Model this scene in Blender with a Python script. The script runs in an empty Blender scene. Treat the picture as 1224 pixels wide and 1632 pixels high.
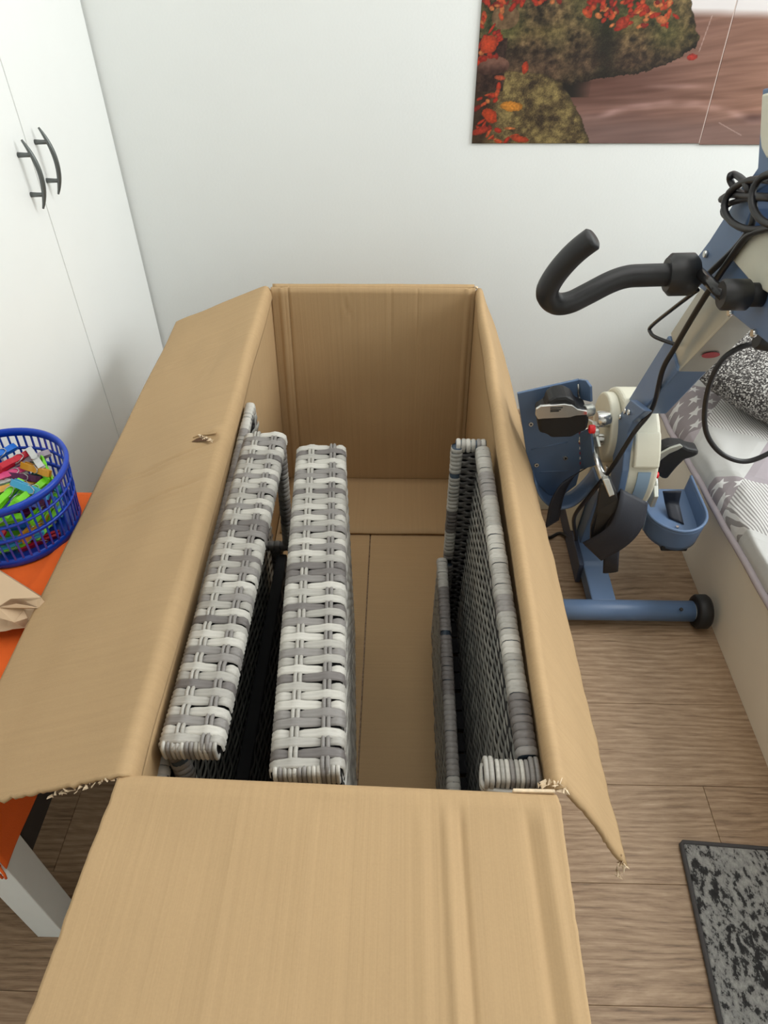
import bpy, bmesh, math, random
from mathutils import Vector, Matrix, noise
import numpy as np

R = random.Random(7)
SC = bpy.context.scene
COL = SC.collection
PI = math.pi

# ------------------------------------------------------------------ camera
FPX = 1144.0
CAMZ = 1.35
_Y = Vector((35, 1040, -FPX)).normalized()
_d = Vector((10, -1259, -FPX)); _d -= _Y * _d.dot(_Y); _d.normalize()
_Z = -_d
_X = _Y.cross(_Z)
RW = Matrix((_X, _Y, _Z))            # columns of this = camera axes expressed in the world
cam_d = bpy.data.cameras.new('camera')
cam = bpy.data.objects.new('camera', cam_d)
COL.objects.link(cam)
cam.matrix_world = Matrix.Translation((0, 0, CAMZ)) @ RW.to_4x4()
cam_d.sensor_fit = 'VERTICAL'
cam_d.sensor_height = 24.0
cam_d.lens = FPX / 1632 * 24.0
cam_d.clip_start = 0.02
SC.camera = cam

# ------------------------------------------------------------------ world, window light, added fills, exposure
SC.view_settings.view_transform = 'Standard'
SC.view_settings.look = 'None'
SC.view_settings.gamma = 1.0
SC.view_settings.use_curve_mapping = False
SC.view_settings.exposure = 0.12
W = bpy.data.worlds.new('world')
SC.world = W
W.use_nodes = True
W.node_tree.nodes['Background'].inputs[0].default_value = (0.80, 0.90, 1.0, 1)
W.node_tree.nodes['Background'].inputs[1].default_value = 0.6

def area(name, loc, look, sx, sy, power, color):
    l = bpy.data.lights.new(name, 'AREA')
    l.shape = 'RECTANGLE'; l.size = sx; l.size_y = sy
    l.energy = power; l.color = color
    o = bpy.data.objects.new(name, l); COL.objects.link(o)
    o.location = loc
    o.rotation_euler = (Vector(look) - Vector(loc)).to_track_quat('-Z', 'Y').to_euler()
    return o
area('window_daylight_right', (2.08, 1.05, 1.50), (0.0, 0.95, 1.10), 1.3, 1.4, 53, (0.955, 0.985, 1.0))
area('added_fill_behind', (1.25, -1.72, 1.55), (0.6, 1.0, 0.6), 1.3, 1.2, 6, (0.97, 0.985, 0.97))  # weak fill added behind the camera, not a known window
area('added_fill_overhead', (0.25, 0.75, 2.46), (0.25, 0.75, 0.0), 1.5, 1.5, 11, (1.0, 0.985, 0.965))  # fill added overhead to lift upward faces, no lamp known there

# ------------------------------------------------------------------ placing helpers
def ray(px, py):
    c = Vector((px - 612, -(py - 816), -FPX))
    return RW @ c
def at(px, py, axis, val):
    r = ray(px, py)
    o = Vector((0, 0, CAMZ))
    t = (val - o[axis]) / r[axis]
    return o + r * t

# ------------------------------------------------------------------ materials
MATS = {}
def new_mat(name):
    m = bpy.data.materials.new(name); m.use_nodes = True
    nt = m.node_tree
    b = nt.nodes['Principled BSDF']
    return m, nt, b
def s2l(c):
    return tuple((x / 255 / 12.92) if x / 255 <= 0.04045 else ((x / 255 + 0.055) / 1.055) ** 2.4 for x in c) + (1.0,)
def plain(name, rgb, rough=0.5, metal=0.0, var=0.06, scale=30.0, bump=0.0, bscale=200.0, spec=0.5, trans=0.0):
    if name in MATS: return MATS[name]
    m, nt, b = new_mat(name)
    c = s2l(rgb)
    tc = nt.nodes.new('ShaderNodeTexCoord')
    n = nt.nodes.new('ShaderNodeTexNoise'); n.inputs['Scale'].default_value = scale; n.inputs['Detail'].default_value = 4
    nt.links.new(tc.outputs['Object'], n.inputs['Vector'])
    mr = nt.nodes.new('ShaderNodeMapRange'); mr.inputs['From Min'].default_value = 0.3; mr.inputs['From Max'].default_value = 0.7
    mr.inputs['To Min'].default_value = 1 - var; mr.inputs['To Max'].default_value = 1 + var
    nt.links.new(n.outputs['Fac'], mr.inputs['Value'])
    mx = nt.nodes.new('ShaderNodeVectorMath'); mx.operation = 'SCALE'; mx.inputs[0].default_value = c[:3]
    nt.links.new(mr.outputs['Result'], mx.inputs['Scale'])
    nt.links.new(mx.outputs['Vector'], b.inputs['Base Color'])
    b.inputs['Roughness'].default_value = rough
    b.inputs['Metallic'].default_value = metal
    b.inputs['Specular IOR Level'].default_value = spec
    b.inputs['Transmission Weight'].default_value = trans
    if bump:
        n2 = nt.nodes.new('ShaderNodeTexNoise'); n2.inputs['Scale'].default_value = bscale; n2.inputs['Detail'].default_value = 3
        nt.links.new(tc.outputs['Object'], n2.inputs['Vector'])
        bp = nt.nodes.new('ShaderNodeBump'); bp.inputs['Strength'].default_value = bump; bp.inputs['Distance'].default_value = 0.002
        nt.links.new(n2.outputs['Fac'], bp.inputs['Height']); nt.links.new(bp.outputs['Normal'], b.inputs['Normal'])
    MATS[name] = m
    return m

class NT:
    """tiny wrapper for writing node maths"""
    def __init__(s, nt): s.nt = nt
    def put(s, sock, v):
        if isinstance(v, (int, float)): sock.default_value = v
        elif isinstance(v, (tuple, list)): sock.default_value = v
        else: s.nt.links.new(v, sock)
    def m(s, op, a, b=0.0, c=0.0):
        n = s.nt.nodes.new('ShaderNodeMath'); n.operation = op
        s.put(n.inputs[0], a); s.put(n.inputs[1], b); s.put(n.inputs[2], c)
        return n.outputs[0]
    def mix(s, f, a, b):
        n = s.nt.nodes.new('ShaderNodeMix'); n.data_type = 'RGBA'
        s.put(n.inputs[0], f); s.put(n.inputs[6], a); s.put(n.inputs[7], b)
        return n.outputs[2]
    def noise(s, vec, scale, detail=4, rough=0.55):
        n = s.nt.nodes.new('ShaderNodeTexNoise'); n.inputs['Scale'].default_value = scale
        n.inputs['Detail'].default_value = detail; n.inputs['Roughness'].default_value = rough
        if vec is not None: s.nt.links.new(vec, n.inputs['Vector'])
        return n.outputs['Fac']
    def mapping(s, vec, scale=(1, 1, 1), rot=(0, 0, 0), loc=(0, 0, 0)):
        n = s.nt.nodes.new('ShaderNodeMapping')
        n.inputs['Scale'].default_value = scale; n.inputs['Rotation'].default_value = rot; n.inputs['Location'].default_value = loc
        s.nt.links.new(vec, n.inputs['Vector']); return n.outputs[0]
    def ramp(s, f, stops):
        n = s.nt.nodes.new('ShaderNodeValToRGB'); s.nt.links.new(f, n.inputs[0])
        e = n.color_ramp.elements
        e[0].position, e[0].color = stops[0]; e[1].position, e[1].color = stops[-1]
        for p, c in stops[1:-1]:
            k = e.new(p); k.color = c
        return n.outputs[0]
    def bump(s, h, strength=0.3, dist=0.002):
        n = s.nt.nodes.new('ShaderNodeBump'); n.inputs['Strength'].default_value = strength; n.inputs['Distance'].default_value = dist
        s.nt.links.new(h, n.inputs['Height']); return n.outputs[0]
    def obj(s):
        return s.nt.nodes.new('ShaderNodeTexCoord').outputs['Object']

def cardboard(name, rgb, axis):
    m, nt, b = new_mat(name); N = NT(nt)
    o = N.obj()
    sc = [2, 2, 2]; sc[axis] = 150
    flute = N.noise(N.mapping(o, tuple(sc)), 1.0, 2)
    fine = N.noise(o, 420, 3)
    big = N.noise(o, 5, 4)
    v = N.m('ADD', N.m('MULTIPLY', N.m('SUBTRACT', flute, 0.5), 0.13), N.m('ADD', N.m('MULTIPLY', N.m('SUBTRACT', big, 0.5), 0.10), N.m('MULTIPLY', N.m('SUBTRACT', fine, 0.5), 0.12)))
    v = N.m('ADD', v, 1.0)
    mx = nt.nodes.new('ShaderNodeVectorMath'); mx.operation = 'SCALE'; mx.inputs[0].default_value = s2l(rgb)[:3]
    nt.links.new(v, mx.inputs['Scale']); nt.links.new(mx.outputs[0], b.inputs['Base Color'])
    b.inputs['Roughness'].default_value = 0.75; b.inputs['Specular IOR Level'].default_value = 0.25
    nt.links.new(N.bump(flute, 0.42, 0.0014), b.inputs['Normal'])
    return m
CARD = (186, 156, 116)
M_card_x = cardboard('cardboard_flutes_across', CARD, 0)
M_card_y = cardboard('cardboard_flutes_along', CARD, 1)
M_card_raw = plain('torn_cardboard', (226, 204, 172), 0.9, var=0.15, scale=200)

M_wall = plain('wall_paint', (243, 246, 243), 0.85, var=0.012, scale=3, bump=0.12, bscale=160)
M_ceil = plain('ceiling_paint', (240, 240, 238), 0.9, var=0.01)
M_white = plain('white_laminate', (245, 247, 244), 0.42, var=0.01, scale=4)
M_tablewhite = plain('table_white', (236, 240, 238), 0.45, var=0.015)
M_gap = plain('dark_gap', (60, 60, 58), 0.8)
M_handle = plain('handle_grey_metal', (104, 108, 106), 0.38, 0.55, var=0.03)
M_blue = plain('blue_enamel', (92, 115, 147), 0.42, 0.0, var=0.03, scale=12)
M_blued = plain('blue_dark_cover', (62, 72, 92), 0.5, var=0.04)
M_beige = plain('beige_plastic', (212, 209, 190), 0.5, var=0.02)
M_stripe = plain('blue_grey_stripe', (140, 165, 188), 0.5, var=0.02)
M_alu = plain('brushed_aluminium', (190, 192, 184), 0.38, 0.7, var=0.10, scale=9)
M_chrome = plain('chrome', (214, 214, 210), 0.2, 0.9, var=0.02)
M_rubber = plain('black_rubber', (30, 30, 31), 0.5, var=0.1, spec=0.4)
M_plas = plain('black_plastic', (34, 34, 35), 0.42, var=0.06)
M_shiny = plain('black_gloss', (24, 22, 22), 0.22, var=0.05)
M_strap = plain('navy_strap', (29, 32, 42), 0.6, var=0.08, bump=0.15, bscale=500)
M_red = plain('red_plastic', (214, 30, 34), 0.4)
M_redp = plain('red_print', (164, 58, 66), 0.5)
M_pane = plain('foam_grey', (150, 150, 148), 0.6)
M_cable = plain('black_cable', (26, 25, 26), 0.42, var=0.05)
M_frameb = plain('bed_board', (240, 232, 215), 0.55, var=0.02, scale=6)
M_hem = plain('lilac_hem', (178, 168, 172), 0.9, var=0.05, bump=0.2, bscale=90)
M_orange = plain('orange_cloth', (252, 110, 36), 0.85, var=0.07, scale=14, bump=0.25, bscale=600)
M_kraft = plain('kraft_paper', (210, 182, 148), 0.7, var=0.05, scale=10)
M_dark = plain('dark_grey_board', (62, 58, 56), 0.7, var=0.05)
M_basket = plain('blue_plastic_basket', (8, 66, 186), 0.3, var=0.05, trans=0.08)
M_steel = plain('spring_steel', (190, 190, 190), 0.3, 0.9)
M_core = plain('wicker_core_shade', (34, 34, 36), 0.85, var=0.1)  # near-black colour stands in for the shade between strands
M_bluetube = plain('bare_slate_tube', (62, 76, 90), 0.4, 0.3)

def wicker(name, rgb, rough=0.45):
    m, nt, b = new_mat(name); N = NT(nt); o = N.obj()
    info = nt.nodes.new('ShaderNodeObjectInfo')
    st = N.noise(N.mapping(o, (12, 400, 400)), 1.0, 3)
    v = N.m('ADD', N.m('MULTIPLY', N.m('SUBTRACT', st, 0.5), 0.45), N.m('ADD', 0.94, N.m('MULTIPLY', info.outputs['Random'], 0.14)))
    mx = nt.nodes.new('ShaderNodeVectorMath'); mx.operation = 'SCALE'; mx.inputs[0].default_value = s2l(rgb)[:3]
    nt.links.new(v, mx.inputs['Scale']); nt.links.new(mx.outputs[0], b.inputs['Base Color'])
    b.inputs['Roughness'].default_value = rough
    return m
WK = [wicker('wicker_pale', (198, 195, 186)), wicker('wicker_silver', (174, 171, 163)), wicker('wicker_grey', (140, 136, 132)), wicker('wicker_taupe', (114, 109, 106))]

def weave_mat(name, stops):
    m, nt, b = new_mat(name); N = NT(nt)
    a = nt.nodes.new('ShaderNodeAttribute'); a.attribute_name = 'tone'
    nt.links.new(N.ramp(a.outputs['Fac'], [(p, s2l(c)) for p, c in stops]), b.inputs['Base Color'])
    b.inputs['Roughness'].default_value = 0.5
    return m
M_weave_dark = weave_mat('weave_shaded', [(0, (84, 82, 82)), (1, (116, 114, 110))])  # same grey wicker with the shade inside the box put into its tone
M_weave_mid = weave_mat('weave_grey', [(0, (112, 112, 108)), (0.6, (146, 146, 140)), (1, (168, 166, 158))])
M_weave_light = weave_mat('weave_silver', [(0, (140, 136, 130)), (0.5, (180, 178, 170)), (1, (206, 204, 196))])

def wood_mat():
    m, nt, b = new_mat('vinyl_oak'); N = NT(nt)
    info = nt.nodes.new('ShaderNodeObjectInfo')
    tc = nt.nodes.new('ShaderNodeTexCoord').outputs['Object']
    off = nt.nodes.new('ShaderNodeVectorMath'); off.operation = 'ADD'
    cmb = nt.nodes.new('ShaderNodeCombineXYZ')
    nt.links.new(N.m('MULTIPLY', info.outputs['Random'], 37.0), cmb.inputs[0]); nt.links.new(N.m('MULTIPLY', info.outputs['Random'], 19.0), cmb.inputs[1])
    nt.links.new(tc, off.inputs[0]); nt.links.new(cmb.outputs[0], off.inputs[1])
    o = off.outputs[0]
    warp = N.noise(N.mapping(o, (1.1, 5.0, 1)), 1.2, 2)
    wv = nt.nodes.new('ShaderNodeVectorMath'); wv.operation = 'ADD'
    c2 = nt.nodes.new('ShaderNodeCombineXYZ'); nt.links.new(N.m('MULTIPLY', warp, 0.09), c2.inputs[1])
    nt.links.new(o, wv.inputs[0]); nt.links.new(c2.outputs[0], wv.inputs[1])
    grain = N.noise(N.mapping(wv.outputs[0], (13.0, 110, 1)), 1.0, 7, 0.70)
    pores = N.noise(N.mapping(o, (16, 420, 1)), 1.0, 3, 0.6)
    cath = nt.nodes.new('ShaderNodeTexWave'); cath.wave_type = 'BANDS'; cath.bands_direction = 'Y'
    cath.inputs['Scale'].default_value = 9; cath.inputs['Distortion'].default_value = 5; cath.inputs['Detail'].default_value = 3; cath.inputs['Detail Scale'].default_value = 1.2
    nt.links.new(N.mapping(wv.outputs[0], (0.9, 2.6, 1)), cath.inputs['Vector'])
    f = N.m('ADD', N.m('MULTIPLY', grain, 0.56), N.m('ADD', N.m('MULTIPLY', pores, 0.34), N.m('MULTIPLY', cath.outputs['Fac'], 0.10)))
    f = N.m('ADD', f, N.m('MULTIPLY', N.m('SUBTRACT', info.outputs['Random'], 0.5), 0.07))
    colr = N.ramp(f, [(0.30, s2l((98, 76, 55))), (0.44, s2l((146, 119, 92))), (0.56, s2l((168, 141, 112))), (0.74, s2l((196, 171, 143)))])
    nt.links.new(colr, b.inputs['Base Color'])
    b.inputs['Roughness'].default_value = 0.5
    nt.links.new(N.bump(pores, 0.2, 0.001), b.inputs['Normal'])
    return m
M_wood = wood_mat()

# ------------------------------------------------------------------ mesh helpers
def link(name, me, mat=None, parent=None):
    o = bpy.data.objects.new(name, me); COL.objects.link(o)
    if mat is not None and len(me.materials) == 0: me.materials.append(mat)
    if parent is not None: o.parent = parent
    return o
def smooth(me, on=True):
    if on and len(me.polygons): me.polygons.foreach_set('use_smooth', [True] * len(me.polygons))
def from_bm(name, bm, mat=None, parent=None, sm=False):
    bmesh.ops.recalc_face_normals(bm, faces=bm.faces)
    me = bpy.data.meshes.new(name); bm.to_mesh(me); bm.free(); smooth(me, sm)
    return link(name, me, mat, parent)
def thing(name, label, cat, loc=(0, 0, 0), group=None):
    o = bpy.data.objects.new(name, None); COL.objects.link(o); o.location = loc
    o.empty_display_size = 0.05
    o['label'] = label; o['category'] = cat
    if group: o['group'] = group
    return o
def tag(o, label, cat, group=None):
    o['label'] = label; o['category'] = cat
    if group: o['group'] = group
    return o
def local(parent):
    """parts are modelled in world coordinates; move them under an Empty that stands elsewhere"""
    for c in parent.children:
        c.matrix_parent_inverse = Matrix.Translation(parent.location).inverted()

def add_box(bm, lo, hi, bev=0.0, seg=2, mtx=None):
    r = bmesh.ops.create_cube(bm, size=1.0)
    vs = r['verts']
    lo = Vector(lo); hi = Vector(hi)
    for v in vs:
        v.co = Vector(((v.co.x + .5) * (hi.x - lo.x) + lo.x, (v.co.y + .5) * (hi.y - lo.y) + lo.y, (v.co.z + .5) * (hi.z - lo.z) + lo.z))
    if mtx is not None:
        for v in vs: v.co = mtx @ v.co
    if bev > 0:
        es = list({e for v in vs for e in v.link_edges})
        bmesh.ops.bevel(bm, geom=es, offset=bev, segments=seg, affect='EDGES', profile=0.5)
def box(name, lo, hi, mat, parent=None, bev=0.002, seg=2, mtx=None):
    bm = bmesh.new(); add_box(bm, lo, hi, bev, seg, mtx)
    return from_bm(name, bm, mat, parent)
def ext(name, pts, axis, a, b, mat, parent=None, bev=0.0, seg=2, sm=False):
    """polygon in the plane normal to axis, extruded from a to b"""
    bm = bmesh.new()
    def mk(p, t):
        if axis == 0: return Vector((t, p[0], p[1]))
        if axis == 1: return Vector((p[0], t, p[1]))
        return Vector((p[0], p[1], t))
    v0 = [bm.verts.new(mk(p, a)) for p in pts]; v1 = [bm.verts.new(mk(p, b)) for p in pts]
    bm.faces.new(v0); bm.faces.new(v1[::-1])
    n = len(pts)
    for i in range(n): bm.faces.new((v0[i], v1[i], v1[(i + 1) % n], v0[(i + 1) % n]))
    bmesh.ops.recalc_face_normals(bm, faces=bm.faces)
    if bev > 0: bmesh.ops.bevel(bm, geom=list(bm.edges), offset=bev, segments=seg, affect='EDGES', profile=0.5, clamp_overlap=True)
    return from_bm(name, bm, mat, parent, sm)
def spline(pts, n=8):
    P = [Vector(p) for p in pts]; out = []
    for i in range(len(P) - 1):
        p0 = P[max(i - 1, 0)]; p1 = P[i]; p2 = P[i + 1]; p3 = P[min(i + 2, len(P) - 1)]
        for k in range(n):
            t = k / n
            out.append(0.5 * ((2 * p1) + (p2 - p0) * t + (2 * p0 - 5 * p1 + 4 * p2 - p3) * t * t + (3 * p1 - p0 - 3 * p2 + p3) * t ** 3))
    out.append(P[-1]); return out
def add_tube(bm, path, rad, seg=10, caps=True, flat=None, up=None):
    path = [Vector(p) for p in path]; n = len(path)
    if not isinstance(rad, (list, tuple)): rad = [rad] * n
    ref = None; rings = []
    for i in range(n):
        t = (path[min(i + 1, n - 1)] - path[max(i - 1, 0)]).normalized()
        if ref is None:
            a = up if up is not None else (Vector((0, 0, 1)) if abs(t.z) < 0.9 else Vector((1, 0, 0)))
            ref = (a - t * a.dot(t)).normalized()
        else:
            ref = (ref - t * ref.dot(t)).normalized()
        s = t.cross(ref)
        ring = []
        for k in range(seg):
            an = 2 * PI * k / seg
            ca, sa = math.cos(an), math.sin(an)
            if flat: ca *= flat
            ring.append(bm.verts.new(path[i] + (ref * ca + s * sa) * rad[i]))
        rings.append(ring)
    for i in range(n - 1):
        for k in range(seg):
            bm.faces.new((rings[i][k], rings[i][(k + 1) % seg], rings[i + 1][(k + 1) % seg], rings[i + 1][k]))
    if caps:
        bm.faces.new(rings[0][::-1]); bm.faces.new(rings[-1])
def tube(name, path, rad, mat, parent=None, seg=10, flat=None, up=None, sm=True):
    bm = bmesh.new(); add_tube(bm, path, rad, seg, True, flat, up)
    return from_bm(name, bm, mat, parent, sm)
def cyl(name, a, b, r, mat, parent=None, seg=24, bev=0.15):
    """cylinder a->b with softened rims"""
    a = Vector(a); b = Vector(b); d = b - a; L = d.length; e = min(r * bev, L * 0.3); u = d / L
    path = [a, a + u * 0.0001, a + u * e, b - u * e, b - u * 0.0001, b]
    rad = [r - e, r - e, r, r, r - e, r - e]
    o = tube(name, path, rad, mat, parent, seg)
    o.data.polygons.foreach_set('use_smooth', [len(p.vertices) == 4 for p in o.data.polygons])
    return o
def grid_sheet(name, fn, nu, nv, mat, parent=None, thick=0.0, offset=-1.0, sm=True, attr=None):
    vs = []; fs = []
    for j in range(nv + 1):
        for i in range(nu + 1): vs.append(tuple(fn(i / nu, j / nv)))
    for j in range(nv):
        for i in range(nu):
            a = j * (nu + 1) + i; fs.append((a, a + 1, a + nu + 2, a + nu + 1))
    me = bpy.data.meshes.new(name); me.from_pydata(vs, [], fs); smooth(me, sm)
    o = link(name, me, mat, parent)
    if thick:
        md = o.modifiers.new('thickness', 'SOLIDIFY'); md.thickness = thick; md.offset = offset; md.use_even_offset = False
    return o
def nz(x, y, z=0.0): return noise.noise(Vector((x, y, z)))
def lerp(a, b, t): return a + (b - a) * t
def poly_at(pts, t):
    """point at normalised arc length t on polyline"""
    P = [Vector(p) for p in pts]; L = [(P[i + 1] - P[i]).length for i in range(len(P) - 1)]; s = t * sum(L)
    for i, l in enumerate(L):
        if s <= l or i == len(L) - 1: return P[i].lerp(P[i + 1], min(1, s / l if l else 0))
        s -= l

# ================================================================== ROOM SHELL
def struct(o): o['kind'] = 'structure'; return o
X0, X1, Y0, Y1, ZC = -1.37, 2.12, -1.78, 2.0, 2.5
wb = struct(box('wall_back', (X0 - .1, Y1, -0.05), (X1 + .1, Y1 + .1, ZC), M_wall, bev=0))
struct(box('wall_left', (X0 - .1, Y0, -0.05), (X0, Y1, ZC), M_wall, bev=0))
struct(box('wall_right', (X1, Y0, -0.05), (X1 + .1, Y1, ZC), M_wall, bev=0))
struct(box('wall_front', (X0 - .1, Y0 - .1, -0.05), (X1 + .1, Y0, ZC), M_wall, bev=0))
struct(box('ceiling', (X0 - .1, Y0 - .1, ZC), (X1 + .1, Y1 + .1, ZC + .1), M_ceil, bev=0))
fl = struct(box('floor', (X0 - .1, Y0 - .1, -0.06), (X1 + .1, Y1 + .1, -0.006), M_gap, bev=0))
PW, PL = 0.185, 1.22
bm = bmesh.new(); add_box(bm, (0, 0, -0.006), (PL - .0006, PW - .0006, 0), 0.0007, 1)
bmesh.ops.recalc_face_normals(bm, faces=bm.faces)
pm = bpy.data.meshes.new('plank'); bm.to_mesh(pm); bm.free(); pm.materials.append(M_wood)
y = 0.695 - PW * 13.0
row = 0
while y < Y1:
    x = X0 - R.uniform(0.0, 1.1)
    while x < X1:
        p = link('plank', pm, None, fl); p.location = (x, y, 0)
        x += PL
    y += PW; row += 1

# ================================================================== WARDROBE
WX = -0.743
wd = thing('wardrobe', 'tall white wardrobe with two grey bow handles in the left corner', 'wardrobe', (WX - .3, 1.52, 0))
box('carcass', (WX - .585, 1.045, 0.0), (WX - .021, 1.992, 2.1), M_white, wd, 0.001)
def wardrobe_door(y0, y1, hy):
    d = box('door', (WX - .019, y0, 0.06), (WX, y1, 2.08), M_white, wd, 0.0012)
    bm = bmesh.new()
    zc = 0.895
    path = []
    for k in range(17):
        t = -1 + 2 * k / 16
        path.append(Vector((WX + .032 - 0.016 * t * t, hy, zc + t * 0.064)))
    rad = [0.0020 + 0.0030 * (1 - abs(-1 + 2 * k / 16) ** 3) for k in range(17)]
    add_tube(bm, path, rad, 10)
    for s in (-1, 1):
        add_tube(bm, [(WX, hy, zc + s * .037), (WX + .014, hy, zc + s * .037), (WX + .028, hy, zc + s * .037)], [0.0052, 0.0044, 0.0040], 10)
    h = from_bm('handle', bm, M_handle, d, True)
    h['label'] = 'grey metal bow handle on two posts'
    return d
wardrobe_door(1.5255, 1.990, 1.559)
wardrobe_door(1.047, 1.5225, 1.4735)
local(wd)

# ================================================================== POSTER (printed stream scene in two sheets)
def fbm(x, y, z, o=4):
    a, t = 1.0, 0.0
    for k in range(o): t += a * nz(x, y, z + k * 7); x *= 2.1; y *= 2.1; a *= .55
    return t
def sat(x): return max(0.0, min(1.0, x))
LEAVES = []
_lr = random.Random(21)
for (xa, xb, ya, yb, n) in ((0, 30, 20, 92, 26), (0, 60, 0, 16, 22), (150, 268, 0, 26, 60), (175, 215, 22, 48, 9), (0, 36, 128, 226, 20), (30, 80, 200, 228, 6), (228, 290, 16, 40, 9), (64, 110, 0, 8, 7)):
    for k in range(n):
        LEAVES.append((_lr.uniform(xa, xb), _lr.uniform(ya, yb), _lr.uniform(3, 9), _lr.uniform(1.8, 4.2), _lr.uniform(0, PI), _lr.choice([(206, 66, 40), (182, 48, 34), (222, 92, 52), (150, 42, 34), (226, 132, 76), (196, 56, 36)])))
LEAVES += [(57, 164, 17, 9, .15, (236, 154, 58)), (25, 180, 15, 10, .8, (214, 76, 38)), (72, 102, 5, 10, 0, (206, 70, 40)), (14, 66, 12, 14, 0, (222, 78, 42)), (318, 86, 8, 5, 0, (200, 62, 50)), (262, 30, 9, 6, .3, (226, 124, 74)), (205, 36, 9, 7, .4, (186, 62, 42)), (76, 220, 14, 6, .2, (206, 78, 44)), (12, 206, 14, 6, 2.8, (190, 62, 42)), (36, 118, 8, 4, .2, (200, 92, 60))]
def interp(x, pts):
    if x <= pts[0][0]: return pts[0][1]
    for (a, b), (c, d) in zip(pts, pts[1:]):
        if x <= c: return b + (d - b) * (x - a) / (c - a)
    return pts[-1][1]
def poster_colour(u, v):
    """print of a stream: two mossy rocks strewn with leaves at the left, silky brown water at the right"""
    px, py = u * 377, (1 - v) * 228
    n1 = fbm(px * .030, py * .030, 1.0); n2 = fbm(px * .10, py * .10, 5.0); n3 = nz(px * .55, py * .55, 9.0)
    # water: long silky strokes following the current
    fl = py + .10 * px + 5 * nz(px * .011, py * .02, 2)
    flow = .6 * nz(px * .010, fl * .070, 3.0) + .4 * nz(px * .014, fl * .19, 8.0) + .18 * nz(px * .03, fl * .5, 12)
    c = Vector((116, 84, 74)).lerp(Vector((146, 108, 90)), sat((px - 250) / 200)) + Vector((34, 29, 28)) * flow
    c = c.lerp(Vector((126, 104, 100)), .55 * sat((py - 172) / 30))
    ridge = interp(px, [(150, 186), (190, 184), (240, 166), (300, 160), (345, 162), (390, 172), (430, 188), (470, 186)]) + 3 * nz(px * .03, 5)
    c += Vector((60, 56, 58)) * math.exp(-((py - ridge) / 6.5) ** 2) * (.55 + .35 * nz(px * .04, 7)) * sat((px - 150) / 40)
    c += Vector((36, 34, 35)) * math.exp(-((py - 132) / 4.0) ** 2) * sat((px - 250) / 30) * sat((360 - px) / 40)
    c = c.lerp(Vector((58, 36, 34)), .6 * math.exp(-((px - 436) / 24) ** 2 - ((py - 184) / 8) ** 2))
    c = c.lerp(Vector((78, 48, 40)), .55 * sat(1 - abs(py - 128) / 34) * sat((330 - px) / 120))
    c = c.lerp(Vector((226, 221, 219)), sat((27 - py + .03 * (px - 300) + 4 * nz(px * .02, 3)) / 14) * sat((px - 285) / 10))
    # dark gap between the rocks
    if px < 175 and 80 < py < 150: c = c.lerp(Vector((26, 22, 18)), sat((178 - px) / 30))
    # upper rock
    bot = interp(px, [(0, 128), (120, 134), (150, 128), (190, 118), (240, 112), (280, 98), (300, 86), (322, 70)]) + 4 * n2
    rgt = interp(py, [(0, 296), (30, 308), (60, 322), (80, 318), (100, 290)]) + 4 * nz(py * .1, 4)
    if px < rgt and py < bot:
        t = sat(.48 + .75 * n1 + .40 * n2)
        c = Vector((40, 33, 23)).lerp(Vector((120, 98, 66)), t)
        c = c.lerp(Vector((66, 74, 36)), sat(.25 + 1.1 * nz(px * .016, py * .018, 20)) * .8)
        c = c.lerp(Vector((132, 112, 58)), .6 * sat(1.8 * nz(px * .02 + 9, py * .03, 31) - .15) * sat((60 - py) / 40))
        c = c.lerp(Vector((74, 54, 44)), sat((py - 50) / 50) * .65)
        c = c.lerp(Vector((20, 20, 15)), .85 * math.exp(-((px - 178 - .12 * py) / 17) ** 2) * sat(.8 + n2))
        c = c.lerp(Vector((22, 18, 14)), .8 * sat((py - bot + 16) / 16))
        c += Vector((20, 18, 13)) * n3 + Vector((26, 22, 16)) * n2
    # lower rock
    rl = interp(py, [(108, 60), (112, 104), (128, 132), (150, 146), (180, 166), (228, 190)]) + 3 * n2
    if py > 108 + 5 * nz(px * .05, 3) and px < rl:
        c = Vector((52, 40, 27)).lerp(Vector((140, 122, 76)), sat(.50 + .55 * n1 + .55 * n2))
        c += Vector((40, 36, 22)) * n3
        c = c.lerp(Vector((44, 28, 22)), .75 * sat((42 - px) / 26))
        c = c.lerp(Vector((34, 27, 20)), .6 * sat((px - rl + 12) / 12))
    # dark stones and a log at the left edge
    if px < 42 and 56 < py < 140:
        c = Vector((66, 46, 38)).lerp(Vector((34, 22, 19)), sat(.5 + 1.2 * n2)) + Vector((14, 12, 10)) * n3
    if ((px - 20) / 28) ** 2 + ((py - 98) / 15) ** 2 < 1: c = Vector((116, 82, 68)).lerp(Vector((62, 40, 34)), sat((py - 92) / 18)) + Vector((22, 19, 17)) * n2
    if ((px - 36) / 20) ** 2 + ((py - 26) / 18) ** 2 < 1: c = Vector((104, 82, 58)) + Vector((30, 26, 20)) * n2
    for (x, y, rx, ry, an, col) in LEAVES:
        if abs(px - x) > 18 or abs(py - y) > 18: continue
        ca, sa = math.cos(an), math.sin(an); dx, dy = px - x, py - y
        q = ((dx * ca + dy * sa) / rx) ** 2 + ((dy * ca - dx * sa) / ry) ** 2
        if q < 1 + .4 * n2: c = Vector(col) * (.86 + .22 * nz(px * .3, py * .3, x)) * (1 - .25 * q)
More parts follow.
